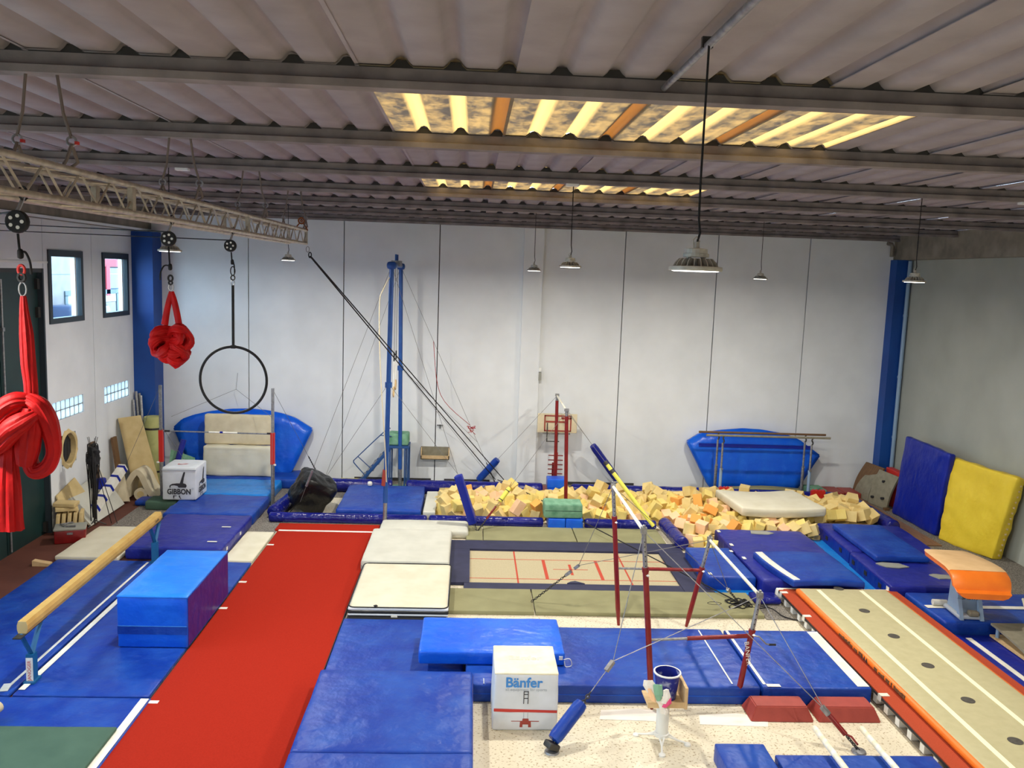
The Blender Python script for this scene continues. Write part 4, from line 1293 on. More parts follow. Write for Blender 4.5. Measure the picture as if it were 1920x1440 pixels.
# beam
o = thing('balance_beam', 'long tan suede balance beam on blue steel legs', 'balance beam', (-5.6, 13.05, 0), (0, 0, .022))
hx = [(-.05, .79), (.05, .79), (.065, .84), (.065, .9), (.05, .95), (-.05, .95), (-.065, .9), (-.065, .84)]
MB().rings([[(x, y, z) for x, z in hx] for y in (-2.5, 2.5)]).build('beam', 'beam_wood', o)
MB().rings([[(x * .98, y, .87 + (z - .87) * .98) for x, z in hx] for y in (-2.506, -2.499)]).build('end_cap', 'foam_tan', o)
text('Gaofer', .07, 'print_dark', o, (.0665, 2.25, .86), (PI / 2, 0, PI / 2))
for y in (-2.3, 2.3):
    s = -1 if y < 0 else 1
    for q in (-.24, .28):
        MB().tube([(0, y + q, .79), (0, y, .42)], .035, 4, flat=.6).build('strut', 'teal_paint', o)
    MB().box((0, y, .24), (.09, .12, .4)).build('leg', 'teal_paint', o)
    MB().box((0, y, .075), (.14, .2, .03)).build('foot', 'teal_paint', o)
    MB().box((0, y, .785), (.1, .7, .015)).build('saddle', 'darksteel', o)
    if y < 0:
        MB().box((0, y - .063, .23), (.085, .006, .34)).build('label_plate', 'white_vinyl', o)
        text('JANOGER', .062, 'print_red', o, (0, y - .0675, .23), (PI / 2, -PI / 2, 0))
tag(MB().box((0, 0, .004), (.1, .2, .008)).build('tape_piece', 'white_vinyl', None, (-5.78, 10.55, .066), (0, 0, .2)), 'short white tape on the mat beside the near beam foot', 'tape')

# ================================================================== red tumbling strip
o = mat_slab('tumbling_strip', 'long red carpet tumbling strip running from the foreground to the foam pit', 'carpet strip', -3.9, -1.88, 4.5, 17.42, 0, .045, 'red_carpet', .01, .0, n=(4, 20, 1))
MB().bb(-1.015, -1.008, -6.45, 6.45, .0, .04).bb(1.005, 1.016, -6.45, 6.45, .0, .046).build('edge_binding', 'rubber', o)
MB().bb(-1.0, 1.0, 6.46, 6.54, .0, .047).build('white_line', 'white_vinyl', o)
for y in (16.5, 14.45, 13.28, 10.26, 8.6):
    MB().bb(-1.01, -.88, y - 10.96 - .035, y - 10.96 + .035, .0455, .049).build('white_tab', 'white_vinyl', o)
mat_slab('tumbling_strip', 'short red carpet end piece between the white line and the pit edge', 'carpet strip', -3.98, -1.84, 17.51, 17.98, 0, .045, 'red_carpet', .01, .0, n=(4, 4, 1))

# ================================================================== white mattresses
mat_slab('base_mat', 'thin black mat under the front white mattress', 'mat', -1.84, -.27, 12.9, 15.05, 0, .04, 'black', .015, .0)
o = tag(MB().soft((1.57, 2.06, .15), .05, (12, 14, 2), .005, 2, 4, .015, c=(0, 0, .085)).build('mattress', 'cream', None, (-1.03, 14.08, .042), smooth=True), 'cream mattress with black and white sides beside the red strip', 'mattress')
MB().soft((1.6, 2.09, .045), .02, (10, 12, 1), c=(0, 0, .07)).build('black_band', 'black', o, smooth=True)
MB().soft((1.59, 2.08, .045), .02, (10, 12, 1), c=(0, 0, .118)).build('white_band', 'box_white', o, smooth=True)
MB().soft((1.59, 2.08, .04), .018, (10, 12, 1), c=(0, 0, .028)).build('white_band', 'box_white', o, smooth=True)
rp = [(.77, 1.015), (-.77, 1.015), (-.77, -1.015), (.77, -1.015)]
pp = []
for cx, cy, a0 in ((.69, .935, 0), (-.69, .935, PI / 2), (-.69, -.935, PI), (.69, -.935, 1.5 * PI)):
    for j in range(5):
        a = a0 + PI / 2 * j / 4
        pp.append((cx + .1 * math.cos(a), cy + .1 * math.sin(a)  , .152))
MB().tube(pp, .009, 6, loop=True).build('piping', 'black', o, smooth=True)
MB().box((-.06, -1.05, .0), (.1, .01, .05)).build('white_tag', 'white_vinyl', o)
MB().box((-.36, -1.0, .165), (.05, .05, .012), Matrix.Rotation(.6, 3, 'Z')).build('zip_puller', 'black', o)
o = mat_slab('mattress', 'off white mattress behind the cream one with grey sides', 'mattress', -1.9, -.28, 15.18, 17.2, .0, .22, 'offwhite', .05, .008, puff=.015)
MB().soft((1.625, 2.025, .13), .04, (8, 10, 1), c=(0, 0, .08)).build('grey_side_band', 'grey_side', o, smooth=True)
mat_slab('mattress', 'pale mattress partly under the off white one at the pit edge', 'mattress', -1.8, .06, 17.24, 18.04, .0, .17, 'offwhite', .07, .008, puff=.02)

# ================================================================== trampoline
o = thing('trampoline', 'in ground trampoline with beige bed, red lines and navy frame pads', 'trampoline', (2.0, 15.5, 0))
MB().bb(-1.92, 1.92, -.9, .95, .012, .02).build('bed', 'bed', o)
MB().bb(-2.28, -1.9, -.92, .945, .01, .06).build('frame_pad', 'frame_pad', o)
MB().bb(1.9, 2.44, -1.2, .945, .01, .06).build('frame_pad', 'frame_pad', o)
MB().bb(-2.0, 1.895, -1.2, -.9, .01, .055).build('frame_pad', 'frame_pad', o)
MB().prism([(-.16, -.9), (-.09, -.82), (.0, -.78), (.08, -.84), (.16, -.9)], .012, .07).build('pad_fold', 'frame_pad', o)
MB().bb(-2.28, 2.4, .95, 1.5, .01, .06).build('frame_pad', 'frame_pad', o)
for (x0, x1, y0, y1) in ((-1.92, 1.92, .455, .475), (-1.92, 1.92, -.6, -.58), (-1.04, -1.01, -.9, .95), (-.51, -.45, -.58, .46), (.51, .57, -.58, .46), (1.03, 1.06, -.9, .95), (-.02, .03, -.35, .22), (-.33, .33, -.07, -.05)):
    MB().bb(x0, x1, y0, y1, .0195, .0225).build('red_line', 'bed_line', o)
for i, (x0, x1, lab) in enumerate(((-.27, 1.16, 'olive green mat in front of the trampoline beside the mattress'), (1.18, 4.98, 'long olive green mat in front of the trampoline under the bars'))):
    o = mat_slab('edge_mat', lab, 'mat', x0, x1, 13.28, 14.28, 0, .07, 'olive', .012, .003)
for x0, x1, lab in ((.02, .36, 'narrow olive green mat behind the trampoline beside the pale mattress'), (.38, 2.31, 'olive green mat behind the trampoline on the left'), (2.33, 4.18, 'olive green mat behind the trampoline on the right')):
    mat_slab('edge_mat', lab, 'mat', x0, x1, 17.02, 18.0, 0, .07, 'olive', .012, .004)
mat_slab('edge_mat', 'flat light blue mat beside the right end of the trampoline', 'mat', 4.46, 5.4, 14.3, 14.75, 0, .03, 'sky', .01, .0)
o = mat_slab('edge_mat', 'small dark navy mat at the corner of the long olive mat', 'mat', 5.0, 5.48, 13.85, 14.25, .015, .12, 'tube_blue', .05, .003)

# ================================================================== foam pit
def bolster(a, b, r, lab, seams=3):
    a, b = Vector(a), Vector(b)
    o = thing('pit_bolster', lab, 'bolster', tuple((a + b) / 2 - Vector((0, 0, r))))
    c = Vector(o.location)
    n = max(6, int((b - a).length / .12))
    d = (b - a).normalized()
    P = [a - c, a + d * .02 - c] + [lerp(a + d * .05, b - d * .05, i / n) - c for i in range(n + 1)] + [b - d * .02 - c, b - c]
    rr = [r * .75, r * .93] + [r * (1 + .02 * math.sin(i * 1.7) + .025 * noise.noise(Vector((i * .6, r, a.x)))) for i in range(n + 1)] + [r * .93, r * .75]
    MB().tube(P, rr, 18).build('cover', 'tube_blue', o, smooth=True)
    for k in range(1, seams):
        p = lerp(a, b, k / seams) - c
        MB().tube([p - d * .006, p + d * .006], r * 1.03, 18).build('seam', 'blue_deep', o, smooth=True)
    return o


rz = .11
bolster((-4.25, 18.2, rz), (-.85, 18.2, rz), rz, 'shiny blue bolster along the front of the pit behind the red strip')
bolster((-.8, 18.22, rz), (1.7, 18.2, rz), rz, 'shiny blue bolster along the front of the pit behind the pale mattress')
bolster((2.62, 18.2, rz), (4.2, 18.17, rz), rz, 'shiny blue bolster along the front of the pit right of the green block', 2)
bolster((4.4, 18.25, .14), (4.46, 16.75, .14), .14, 'shiny blue bolster turning the pit corner behind the trampoline', 2)
bolster((-4.22, 18.4, .15), (-3.95, 20.6, .15), .15, 'shiny blue bolster closing the left end of the pit', 2)
bolster((-4.0, 20.85, .17), (-1.85, 20.87, .17), .17, 'shiny blue bolster at the back of the pit left of the rear ring post')
bolster((-1.5, 20.87, .17), (1.9, 20.87, .17), .17, 'shiny blue bolster at the back of the pit under the leaning tubes')
bolster((2.62, 20.85, .17), (6.2, 20.75, .17), .17, 'shiny blue bolster at the back of the pit right of the bar post')
bolster((6.35, 20.72, .17), (9.3, 20.6, .17), .17, 'dark blue bolster at the back of the pit before the parallel bars')
bolster((9.62, 20.6, .16), (9.62, 18.2, .16), .16, 'dark blue bolster along the right side of the pit', 2)

# foam cubes
HOLES = [(-4.0, -.66, 18.0, 21), (1.6, 2.65, 18, 18.6), (1.95, 2.65, 20.4, 21)]


def pit_h(x, y):
    h = .02 + .06 * noise.noise(Vector((x * .9, y * 1.1, 3.0))) + .08 * max(0, min(1, (x - 3.5) / 3)) * (1.0 if y < 19.8 else .6)
    if 5.8 < x < 8.1 and 17.7 < y < 20:
        h = min(h, .06)
    if x > 8.2 and y < 19.9:
        h += .09
    if y > 19.9 and x > 5.2:
        h = min(h, -.02)
    return max(-.03, h)


def in_pit(x, y):
    if 18.4 < y < 20.6 and -.62 < x < 9.4 and not (1.6 < x < 2.65 and y < 18.75):
        return True
    if 4.66 < x < 5.2 and 16.25 < y <= 18.5:
        return True
    if 5.2 <= x < 7.6 and 17.42 < y <= 18.5:
        return True
    return False


cand = []
random.seed(11)
y = 16.2
row = 0
while y < 20.6:
    x = -.7 + (.13 if row % 2 else 0)
    while x < 9.5:
        px, pyy = x + random.uniform(-.05, .05), y + random.uniform(-.05, .05)
        if in_pit(px, pyy):
            cand.append((px, pyy, pit_h(px, pyy) + random.uniform(-.03, .07)))
        x += .25
    y += .235
    row += 1
extra = [(x + random.uniform(-.1, .1), yy + random.uniform(-.1, .1), z + .2) for (x, yy, z) in cand if random.random() < .2]
extra = [e for e in extra if in_pit(e[0], e[1]) and not (5.75 < e[0] < 8.15 and 17.6 < e[1] < 20.1)]
allc = sorted(cand + extra, key=lambda c: (c[0] ** 2 + c[1] ** 2 + (5.5 - c[2]) ** 2) - 60 * c[2])
shapes = []
for i, d in enumerate(((.23, .23, .23), (.2, .2, .2), (.19, .2, .33), (.25, .23, .18))):
    for mname in ('foam_cream', 'foam_yellow', 'foam_orange', 'foam_pink'):
        me = MB().soft(d, .008, (1, 1, 1), .006, 4, i, base=False).mesh('foam_cube', False)
        me.materials.append(MT[mname])
        shapes.append((mname, me))
cols = ['foam_cream'] * 7 + ['foam_yellow'] * 4 + ['foam_orange'] + ['foam_pink'] * 2
LB = {'foam_cream': 'cream foam cube heaped in the foam pit', 'foam_yellow': 'pale yellow foam cube heaped in the foam pit', 'foam_orange': 'orange foam cube among the cream ones in the foam pit', 'foam_pink': 'pinkish foam cube among the cream ones in the foam pit'}
fill = MB()
for i, (x, y, z) in enumerate(allc):
    rot = (random.uniform(-.6, .6), random.uniform(-.6, .6), random.uniform(0, PI))
    if i < 300:
        c = random.choice(cols)
        me = random.choice([s for s in shapes if s[0] == c])[1]
        o = link('foam_cube', me, None, None, (x, y, z + .12), rot)
        tag(o, LB[c], 'foam cube', c.replace('foam_', '') + ' foam cubes in the pit')
    else:
        m = Matrix.Rotation(rot[2], 3, 'Z') @ Matrix.Rotation(rot[0], 3, 'X') @ Matrix.Rotation(rot[1], 3, 'Y')
        fill.box((x, y, z + .12), (.24, .24, .24), m)
for i in range(420):
    x, y = random.uniform(-.65, 9.4), random.uniform(16.2, 20.6)
    if in_pit(x, y):
        m = Matrix.Rotation(random.uniform(0, 3), 3, 'Z') @ Matrix.Rotation(random.uniform(-.3, .3), 3, 'X')
        fill.box((x, y, .06), (.24, .24, .12), m)
o = tag(fill.build('foam_cube_fill', 'foam_cream'), 'heap of cream foam cubes filling the pit under the upper ones', 'foam cubes')
o['kind'] = 'stuff'

# things in and around the pit
mat_slab('landing_mat', 'faded blue mat lying in the foam pit behind the front ring post', 'mat', -2.86, -1.0, 18.35, 20.55, .06, .28, 'blue', .05, .02, freq=1.7, rotz=.01)
mat_slab('foam_mat', 'white foam mat lying in the pit beside the faded blue mat', 'mat', -.95, -.68, 18.38, 20.2, .02, .24, 'offwhite', .02, .006)
o = tag(MB().soft((.82, .8, .8), .14, (8, 8, 8), .09, 2.2, 6, base=False).build('sand_bag', 'black_bag', None, (-3.5, 19.1, .46), (.25, .5, .5), smooth=True), 'large black bag at the left end of the foam pit', 'bag')
tag(MB().soft((.12, .12, .12), .05, (2, 2, 2), c=(0, 0, .06)).build('foam_ball', 'white_vinyl', None, (-2.35, 20.4, .28), smooth=True), 'small white ball on the far edge of the faded blue mat', 'ball')
o = mat_slab('foam_block', 'green foam block resting on the blue blocks at the pit front', 'foam block', 1.7, 2.54, 17.98, 18.46, .27, .6, 'green_foam', .05, .015, freq=4)
MB().box((0, -.246, .17), (.8, .006, .014)).build('seam', 'dgreen', o)
for x0, x1, lab in ((1.8, 2.17, 'blue foam block under the green block on the left'), (2.18, 2.56, 'blue foam block under the green block on the right')):
    mat_slab('foam_block', lab, 'foam block', x0, x1, 17.96, 18.46, .0, .265, 'blue_bright', .02, .004)
mat_slab('foam_block', 'lower blue foam block at the back edge of the pit', 'foam block', 2.02, 2.52, 20.6, 21.0, .0, .26, 'blue_bright', .02, .004)
mat_slab('foam_block', 'upper blue foam block at the back edge of the pit under the red rack', 'foam block', 2.0, 2.5, 20.62, 21.02, .27, .5, 'blue_bright', .02, .004)
o = tag(MB().soft((1.95, 1.75, .2), .05, (14, 12, 2), .008, 2, 4, .02, c=(0, 0, .1), fn=lambda v: Vector((v.x, v.y, v.z + .05 * (v.x / .97) ** 2))).build('mattress', 'cream', None, (6.98, 18.92, .34), (-.02, .0, .06), smooth=True), 'cream mattress lying on top of the foam cubes', 'mattress')
for k in range(4):
    MB().box((.0, -.885, .06 + .03 * k), (1.8, .006, .004)).build('side_seam', 'offwhite', o)

# back high bar over the pit
o = thing('high_bar', 'high bar over the foam pit on two red posts with steel caps', 'gym bar', (2.2, 18.9, 0))
ol = Vector(o.location)
N0, N1, R0, R1 = Vector((.08, 0, .05)), Vector((0, 0, 2.5)), Vector((.06, 2.4, .05)), Vector((.02, 2.4, 2.5))
for a, b_ in ((N0, N1), (R0, R1)):
    MB().cyl(a, lerp(a, b_, .95), .042).build('post', 'red_paint', o, smooth=True)
    MB().cyl(lerp(a, b_, .94), b_ + Vector((0, 0, .05)), .035).build('cap', 'steel', o, smooth=True)
    MB().box(b_ + Vector((0, 0, .02)), (.1, .08, .06)).build('clamp', 'steel', o)
MB().cyl(N1, R1, .022).build('bar', 'bar_white', o, smooth=True)
nl, nr, fl_, fr_ = Vector((.25, 17.62, .05)), Vector((4.15, 17.75, .1)), Vector((.25, 21.95, .05)), Vector((4.1, 21.9, .05))
wires(o, [[N1 + ol, nl], [N1 + ol, nr], [R1 + ol, fl_], [R1 + ol, fr_]], .0045)
MB().cyl(lerp(nl, N1 + ol, .1) - ol, lerp(nl, N1 + ol, .2) - ol, .022).build('turnbuckle', 'red_paint', o, smooth=True)
ch = MB()
chain(ch, nl - ol, lerp(nl, N1 + ol, .1) - ol)
chain(ch, nl - ol, nl + Vector((-.1, .3, .25)) - ol)
ch.build('chain', 'darksteel', o, smooth=True)


def sleeve(name, lab, a, b, r, m, cap=None):
    a, b = Vector(a), Vector(b)
    o = thing(name, lab, 'foam sleeve', tuple(a))
    d = b - a
    n = 10
    MB().tube([d * (i / n) for i in range(n + 1)], [r * .85] + [r] * (n - 1) + [r * .85], 16).build('sleeve', m, o, smooth=True)
    if cap:
        for u in cap:
            MB().tube([d * u, d * (u + .05)], r * 1.06, 16).build('tape_band', 'darksteel', o, smooth=True)
    return o


sleeve('foam_sleeve', 'small blue foam sleeve on the rear left guy wire at the back wall', lerp(fl_, R1 + ol, .03), lerp(fl_, R1 + ol, .27), .095, 'blue')
sleeve('foam_sleeve', 'navy foam sleeve on the rear right guy wire before the back wall', lerp(fr_, R1 + ol, .08), lerp(fr_, R1 + ol, .46), .1, 'navy')
sleeve('foam_sleeve', 'thin yellow foam tube on the front right guy wire over the foam cubes', lerp(nr, N1 + ol, .04), lerp(nr, N1 + ol, .57), .045, 'yellow_foam', (.82, .95))
sleeve('foam_sleeve', 'short yellow foam tube on the front left guy wire over the foam cubes', lerp(nl, N1 + ol, .24), lerp(nl, N1 + ol, .35), .05, 'yellow_foam', (.1, .75))

# basketball board on stand
o = thing('basketball_stand', 'small basketball board with red frame on a grey and red stand', 'basketball stand', (2.28, 21.55, .012))
bm_ = [(-.5, 0), (.5, 0), (.5, .46), (-.5, .46)]
MB().soft((1.02, .03, .5), .014, (4, 1, 3), c=(0, 0, 1.74)).build('backboard', 'foam_beige', o, smooth=True)
for x0, x1, z0, z1 in ((-.34, .36, 1.92, 1.95), (-.34, .36, 1.53, 1.56), (-.34, -.31, 1.53, 1.95), (.33, .36, 1.53, 1.95), (-.3, .25, 1.76, 1.8), (.1, .36, 1.85, 1.9)):
    MB().bb(x0, x1, -.03, -.016, z0, z1).build('frame_line', 'red_block', o)
MB().bb(-.37, .34, -.03, .03, 1.45, 1.49).build('rail', 'steel', o)
MB().bb(-.28, -.255, -.16, -.13, 1.28, 1.76).bb(-.28, .05, -.16, -.135, 1.28, 1.3).build('rim_bracket', 'darksteel', o)
MB().box((0, 0, 1.2), (.07, .06, .6)).build('upper_post', 'steel', o)
MB().box((0, 0, .5), (.09, .1, .95)).build('lower_post', 'red_bright', o)
MB().box((-.06, .02, .35), (.06, .06, .7)).build('back_post', 'red_paint', o)
MB().box((0, 0, .02), (.7, .5, .04)).build('base', 'red_paint', o)
for k in range(6):
    MB().cyl((-.2, -.03, .3 + k * .12), (.18, -.03, .3 + k * .12), .014).build('peg', 'red_paint', o)

# ================================================================== right back: parallel bars, pads, blocks
o = thing('parallel_bars', 'steel parallel bars with wooden rails before the right fan shaped mat', 'parallel bars', (7.5, 20.98, 0))
for y, x0, x1 in ((.22, -1.62, 1.68), (-.22, -1.55, 1.62)):
    MB().tube([(x0, y, 1.69), (x1, y, 1.69)], .022, 10, flat=1.3).build('rail', 'wood_dark' if y > 0 else 'board_grey', o, smooth=True)
    for x in (-1.12, 1.15):
        MB().cyl((x, y, .05), (x, y, .85), .038).build('leg', 'pale_pipe' if y < 0 else 'steel', o, smooth=True)
        MB().cyl((x, y, .8), (x, y, 1.5), .026).build('upright', 'steel', o, smooth=True)
        MB().tube(spline([(x, y, 1.48), (x + .03, y, 1.55), (x + .0, y, 1.62), (x + .02, y, 1.67)], 3), .02, 8).build('saddle', 'darksteel', o, smooth=True)
        MB().box((x, y - .05, .85), (.04, .05, .04)).build('clamp', 'steel', o)
for y in (-.22, .22):
    MB().bb(-1.3, 1.35, y - .04, y + .04, .012, .06).build('base_tube', 'steel', o)
for x in (-1.3, 1.35):
    MB().bb(x - .04, x + .04, -.3, .3, .012, .06).build('base_cross', 'steel', o)
for x, y, lab in ((6.42, 20.42, 'red serrated pad on the pit edge at the left parallel bar leg'), (8.72, 20.32, 'red serrated pad on the pit edge at the right parallel bar leg')):
    o = thing('serrated_pad', lab, 'pad', (x, y, .16))
    pts = [(-.17, 0), (.17, 0), (.17, .28)] + [(.17 - .34 * (k + .5) / 8, .28 + (.03 if k % 2 == 0 else 0)) for k in range(8)] + [(-.17, .28)]
    MB().prism(pts, -.05, .05, 'y').build('pad', 'red_bright', o)
mat_slab('foam_mat', 'olive mat lying between the legs of the parallel bars', 'mat', 6.75, 8.8, 21.3, 21.6, .012, .2, 'olive', .04, .01, fn=lambda v: Vector((v.x, v.y, v.z + .03 * math.cos(v.x * 2))))
mat_slab('foam_block', 'dark green foam block beside the right parallel bar legs', 'foam block', 8.95, 9.42, 21.35, 21.95, .012, .2, 'green_foam', .03, .008)
mat_slab('foam_block', 'brick red block beside the green block at the back wall', 'foam block', 9.46, 9.86, 21.3, 21.95, .012, .16, 'red_block', .02, .004)
mat_slab('foam_block', 'brick red block next to the leaning springboards at the back wall', 'foam block', 9.88, 10.28, 21.25, 21.9, .012, .16, 'red_block', .02, .004)
# springboards leaning in the corner
o = thing('springboard', 'old curved springboard with brown wooden deck leaning in the right back corner', 'springboard', (10.42, 21.4, .012))
l = Vector(o.location)
slab4('deck', 'wood_dark', Vector((10.5, 21.6, .93)) - l, Vector((10.62, 20.85, .93)) - l, Vector((10.34, 20.95, .02)) - l, Vector((10.3, 21.85, .02)) - l, -.05, o, -.07)
slab4('carpet', 'board_grey', Vector((10.46, 21.35, .72)) - l, Vector((10.53, 20.88, .78)) - l, Vector((10.31, 20.95, .03)) - l, Vector((10.27, 21.7, .03)) - l, -.012, o, -.07)
o = thing('springboard', 'grey carpeted springboard leaning before the brown one beside the blue mat', 'springboard', (10.45, 20.6, .012))
l = Vector(o.location)
slab4('deck', 'board_grey', Vector((10.5, 20.86, .9)) - l, Vector((10.68, 20.2, .86)) - l, Vector((10.46, 20.26, .02)) - l, Vector((10.3, 20.92, .02)) - l, -.05, o, -.05)
for y, z, x in ((20.75, .2, -.14), (20.55, .65, .02), (20.4, .25, -.06)):
    MB().cyl((x - .02, y - l.y, z), (x + .06, y - l.y, z), .03, n=12).build('hole', 'rubber', o)
MB().box((-.02, -.4, .03), (.12, .1, .06)).build('foot_block', 'wood_dark', o)
mat_slab('foam_block', 'orange red foam block behind the leaning springboards in the corner', 'foam block', 10.72, 10.9, 20.2, 20.95, .02, .95, 'red_bright', .02, .004)
# standing mats on the right wall
def stand_mat(lab, m, bl, br, tl_, tr_, th, amp, seed):
    bl, br, tl_, tr_ = map(Vector, (bl, br, tl_, tr_))
    o = thing('crash_mat', lab, 'crash mat', tuple((bl + br) / 2))
    c = Vector(o.location)
    W, H = (br - bl).length, (tl_ - bl).length
    nr = (tl_ - bl).cross(br - bl).normalized()

    def fn(v):
        u, t = v.x / W + .5, v.z / H + .5
        p = (bl * (1 - u) + br * u) * (1 - t) + (tl_ * (1 - u) + tr_ * u) * t
        return p + nr * (v.y + th / 2) - c
    MB().soft((W, th, H), .05, (16, 3, 18), amp, 2.6, seed, base=False, fn=fn).build('cover', m, o, smooth=True)
    return o, fn


o, fn = stand_mat('deep blue crash mat standing on edge against the right wall', 'blue_deep', (10.44, 19.95, .015), (10.5, 18.1, .015), (10.68, 20.08, 1.93), (10.56, 17.92, 1.93), .17, .02, 3)
o, fn = stand_mat('yellow crash mat standing on edge against the right wall', 'yellow_vinyl', (10.47, 17.9, .015), (10.84, 16.5, .015), (10.7, 18.1, 1.83), (10.95, 16.15, 1.83), .3, .035, 8)
for k in range(14):
    MB().box(fn(Vector((.73, .0, -.8 + k * .12))), (.03, .03, .035)).build('lace_eyelet', 'foam_tan', o)
for k in range(5):
    MB().box(fn(Vector((-.5 + k * .25, .0, .915))), (.025, .025, .012)).build('lace_eyelet', 'foam_tan', o)

# ================================================================== right mats
o = mat_slab('landing_mat', 'blue landing mat at the right end of the trampoline', 'mat', 4.36, 5.24, 14.5, 16.2, .0, .27, 'blue', .04, .008)
strip(o, 5.18, 5.24, 15.9, 16.0, .276, name='white_tab')
strip(o, 4.4, 4.46, 14.6, 14.7, .276, name='white_tab')
o = mat_slab('landing_mat', 'large dark navy mat with a grey patch beside the foam cubes', 'mat', 5.27, 7.15, 14.3, 17.35, .0, .3, 'navy', .05, .014, n=(16, 26, 3))
MB().prism([(-.25, 1.2), (.1, 1.15), (.25, 1.25), (.15, 1.38), (-.2, 1.4)], .3, .318).build('grey_patch', 'grey_side', o)
for y in (17.1, 16.2, 15.4):
    strip(o, 5.28, 5.34, y, y + .12, .302, name='white_tab', t=.012)
def skew(v):
    t = (.785 - v.y) / 1.57
    return Vector((v.x + .2 * t * t * max(0, .5 - v.x / 1.42), v.y, v.z + .02 * math.cos(v.x * 3)))


o = mat_slab('landing_mat', 'bright blue mat with a white stripe lying on the dark navy mat', 'mat', 5.5, 6.98, 13.98, 15.55, .3, .42, 'blue', .03, .006, fn=skew, n=(14, 16, 2))
MB().soft((.13, 1.48, .012), .005, (2, 16, 1), fn=lambda v: skew(v + Vector((-.64, 0, .122)))).build('white_stripe', 'white_vinyl', o, smooth=True)
o = mat_slab('landing_mat', 'large navy mat with worn grey patches behind the vaulting table', 'mat', 7.55, 9.5, 14.06, 15.94, .0, .3, 'navy', .04, .01, rotz=-.06)
MB().prism([(-.75, .25), (-.6, .32), (-.3, .28), (-.18, .1), (-.4, .02), (-.62, .05), (-.7, .14)], .3, .315).build('grey_patch', 'grey_side', o)
MB().prism([(.0, -.3), (.1, -.24), (.3, -.28), (.55, -.36), (.5, -.52), (.25, -.47), (.1, -.5)], .3, .315).build('grey_patch', 'grey_side', o)
MB().bb(-.985, -.97, -.9, .9, .03, .26).build('side_band', 'blue_deep', o)
for y in (-.55, .1, .7):
    MB().bb(-.995, -.98, y - .06, y + .06, .12, .2).build('handle', 'black', o)
MB().bb(-.992, -.98, -.92, -.82, .14, .26).build('white_tab', 'white_vinyl', o)
o = mat_slab('landing_mat', 'large navy mat at the right edge of the foam cubes', 'mat', 7.7, 9.5, 15.98, 17.95, .0, .3, 'navy', .04, .012, rotz=-.06)
MB().bb(-.91, -.895, -.95, .95, .03, .26).build('side_band', 'blue_deep', o)
for y in (-.5, .3):
    MB().bb(-.92, -.905, y - .06, y + .06, .12, .2).build('handle', 'black', o)
MB().bb(-.917, -.905, .85, .94, .16, .26).build('white_tab', 'white_vinyl', o)
mat_slab('landing_mat', 'medium blue mat lying on the navy mats at the right', 'mat', 7.85, 8.9, 15.35, 17.5, .31, .43, 'blue', .035, .01, rotz=-.03)
mat_slab('floor_mat', 'narrow sky blue mat on the floor between the two navy mats', 'mat', 7.18, 7.75, 14.4, 17.6, .0, .03, 'sky', .01, .0)
o = mat_slab('landing_mat', 'blue mat with a white stripe under the vaulting table', 'mat', 7.68, 9.9, 12.68, 13.98, .0, .25, 'blue', .04, .005, n=(14, 10, 3))
strip(o, 7.7, 9.85, 13.24, 13.36, .256)
tag(MB().soft((.7, .5, .05), .02, (3, 3, 1), c=(0, 0, .025)).build('foam_mat', 'cream', None, (9.75, 13.25, .262), (0, 0, -.5), smooth=True), 'cream mat piece at the right edge behind the springboard', 'mat')
o = mat_slab('floor_mat', 'deep blue run mat with white lines at the right of the runway', 'mat', 7.68, 9.9, 8.2, 12.64, .0, .06, 'blue_deep', .02, .003)
strip(o, 7.93, 8.02, 8.5, 12.5, .064)
# springboard at the right edge
o = thing('springboard', 'springboard with grey deck standing on the deep blue run mat', 'springboard', (8.66, 11.95, .07))
MB().rings([[(-.3, y, z), (.3, y, z), (.3, y, z - .035), (-.3, y, z - .035)] for y, z in ((-.62, .06), (-.4, .1), (-.1, .15), (.2, .19), (.45, .215), (.62, .22))]).build('deck', 'board_grey', o, smooth=True, angle=30)
MB().bb(-.3, .3, -.62, .62, 0, .03).build('base_board', 'wood_light', o)
for x in (-.25, 0, .25):
    MB().cyl((x, .5, .03), (x, .5, .185), .03).build('spring', 'pale_pipe', o, smooth=True)

# ================================================================== vaulting table
o = thing('vaulting_table', 'vaulting table with tan top and orange front on a grey pedestal', 'vaulting table', (8.07, 13.05, .256), (0, 0, -.09))
prof = [(.69, .8), (.68, .83), (.63, .855), (.5, .875), (.2, .9), (-.15, .92), (-.4, .925), (-.55, .905), (-.65, .86), (-.71, .79), (-.74, .71), (-.75, .63), (-.75, .58), (-.75, .55)]
wid = [.16, .25, .32, .36, .4, .43, .44, .445, .445, .445, .44, .41, .36, .28]


def skin(i0, i1, off, m, name, th=.07):
    rings = []
    for i in range(i0, i1 + 1):
        a = Vector(prof[max(i - 1, 0)])
        b_ = Vector(prof[min(i + 1, len(prof) - 1)])
        tn = (b_ - a).normalized()
        nr = Vector((tn.y, -tn.x)) * -1
        if nr.y < 0 and i < 11:
            nr = -nr
        p = Vector(prof[i])
        rr = []
        W = wid[i] + off
        for u in (-1, -.94, -.5, 0, .5, .94, 1):
            k = off - (.02 if abs(u) == 1 else 0)
            q = p + nr * k
            rr.append((u * W, q.x, q.y))
        for u in (1, .5, 0, -.5, -1):
            q = p - nr * th
            rr.append((u * W * .97, q.x, q.y))
        rings.append(rr)
    return MB().rings(rings).build(name, m, o, smooth=True, angle=50)


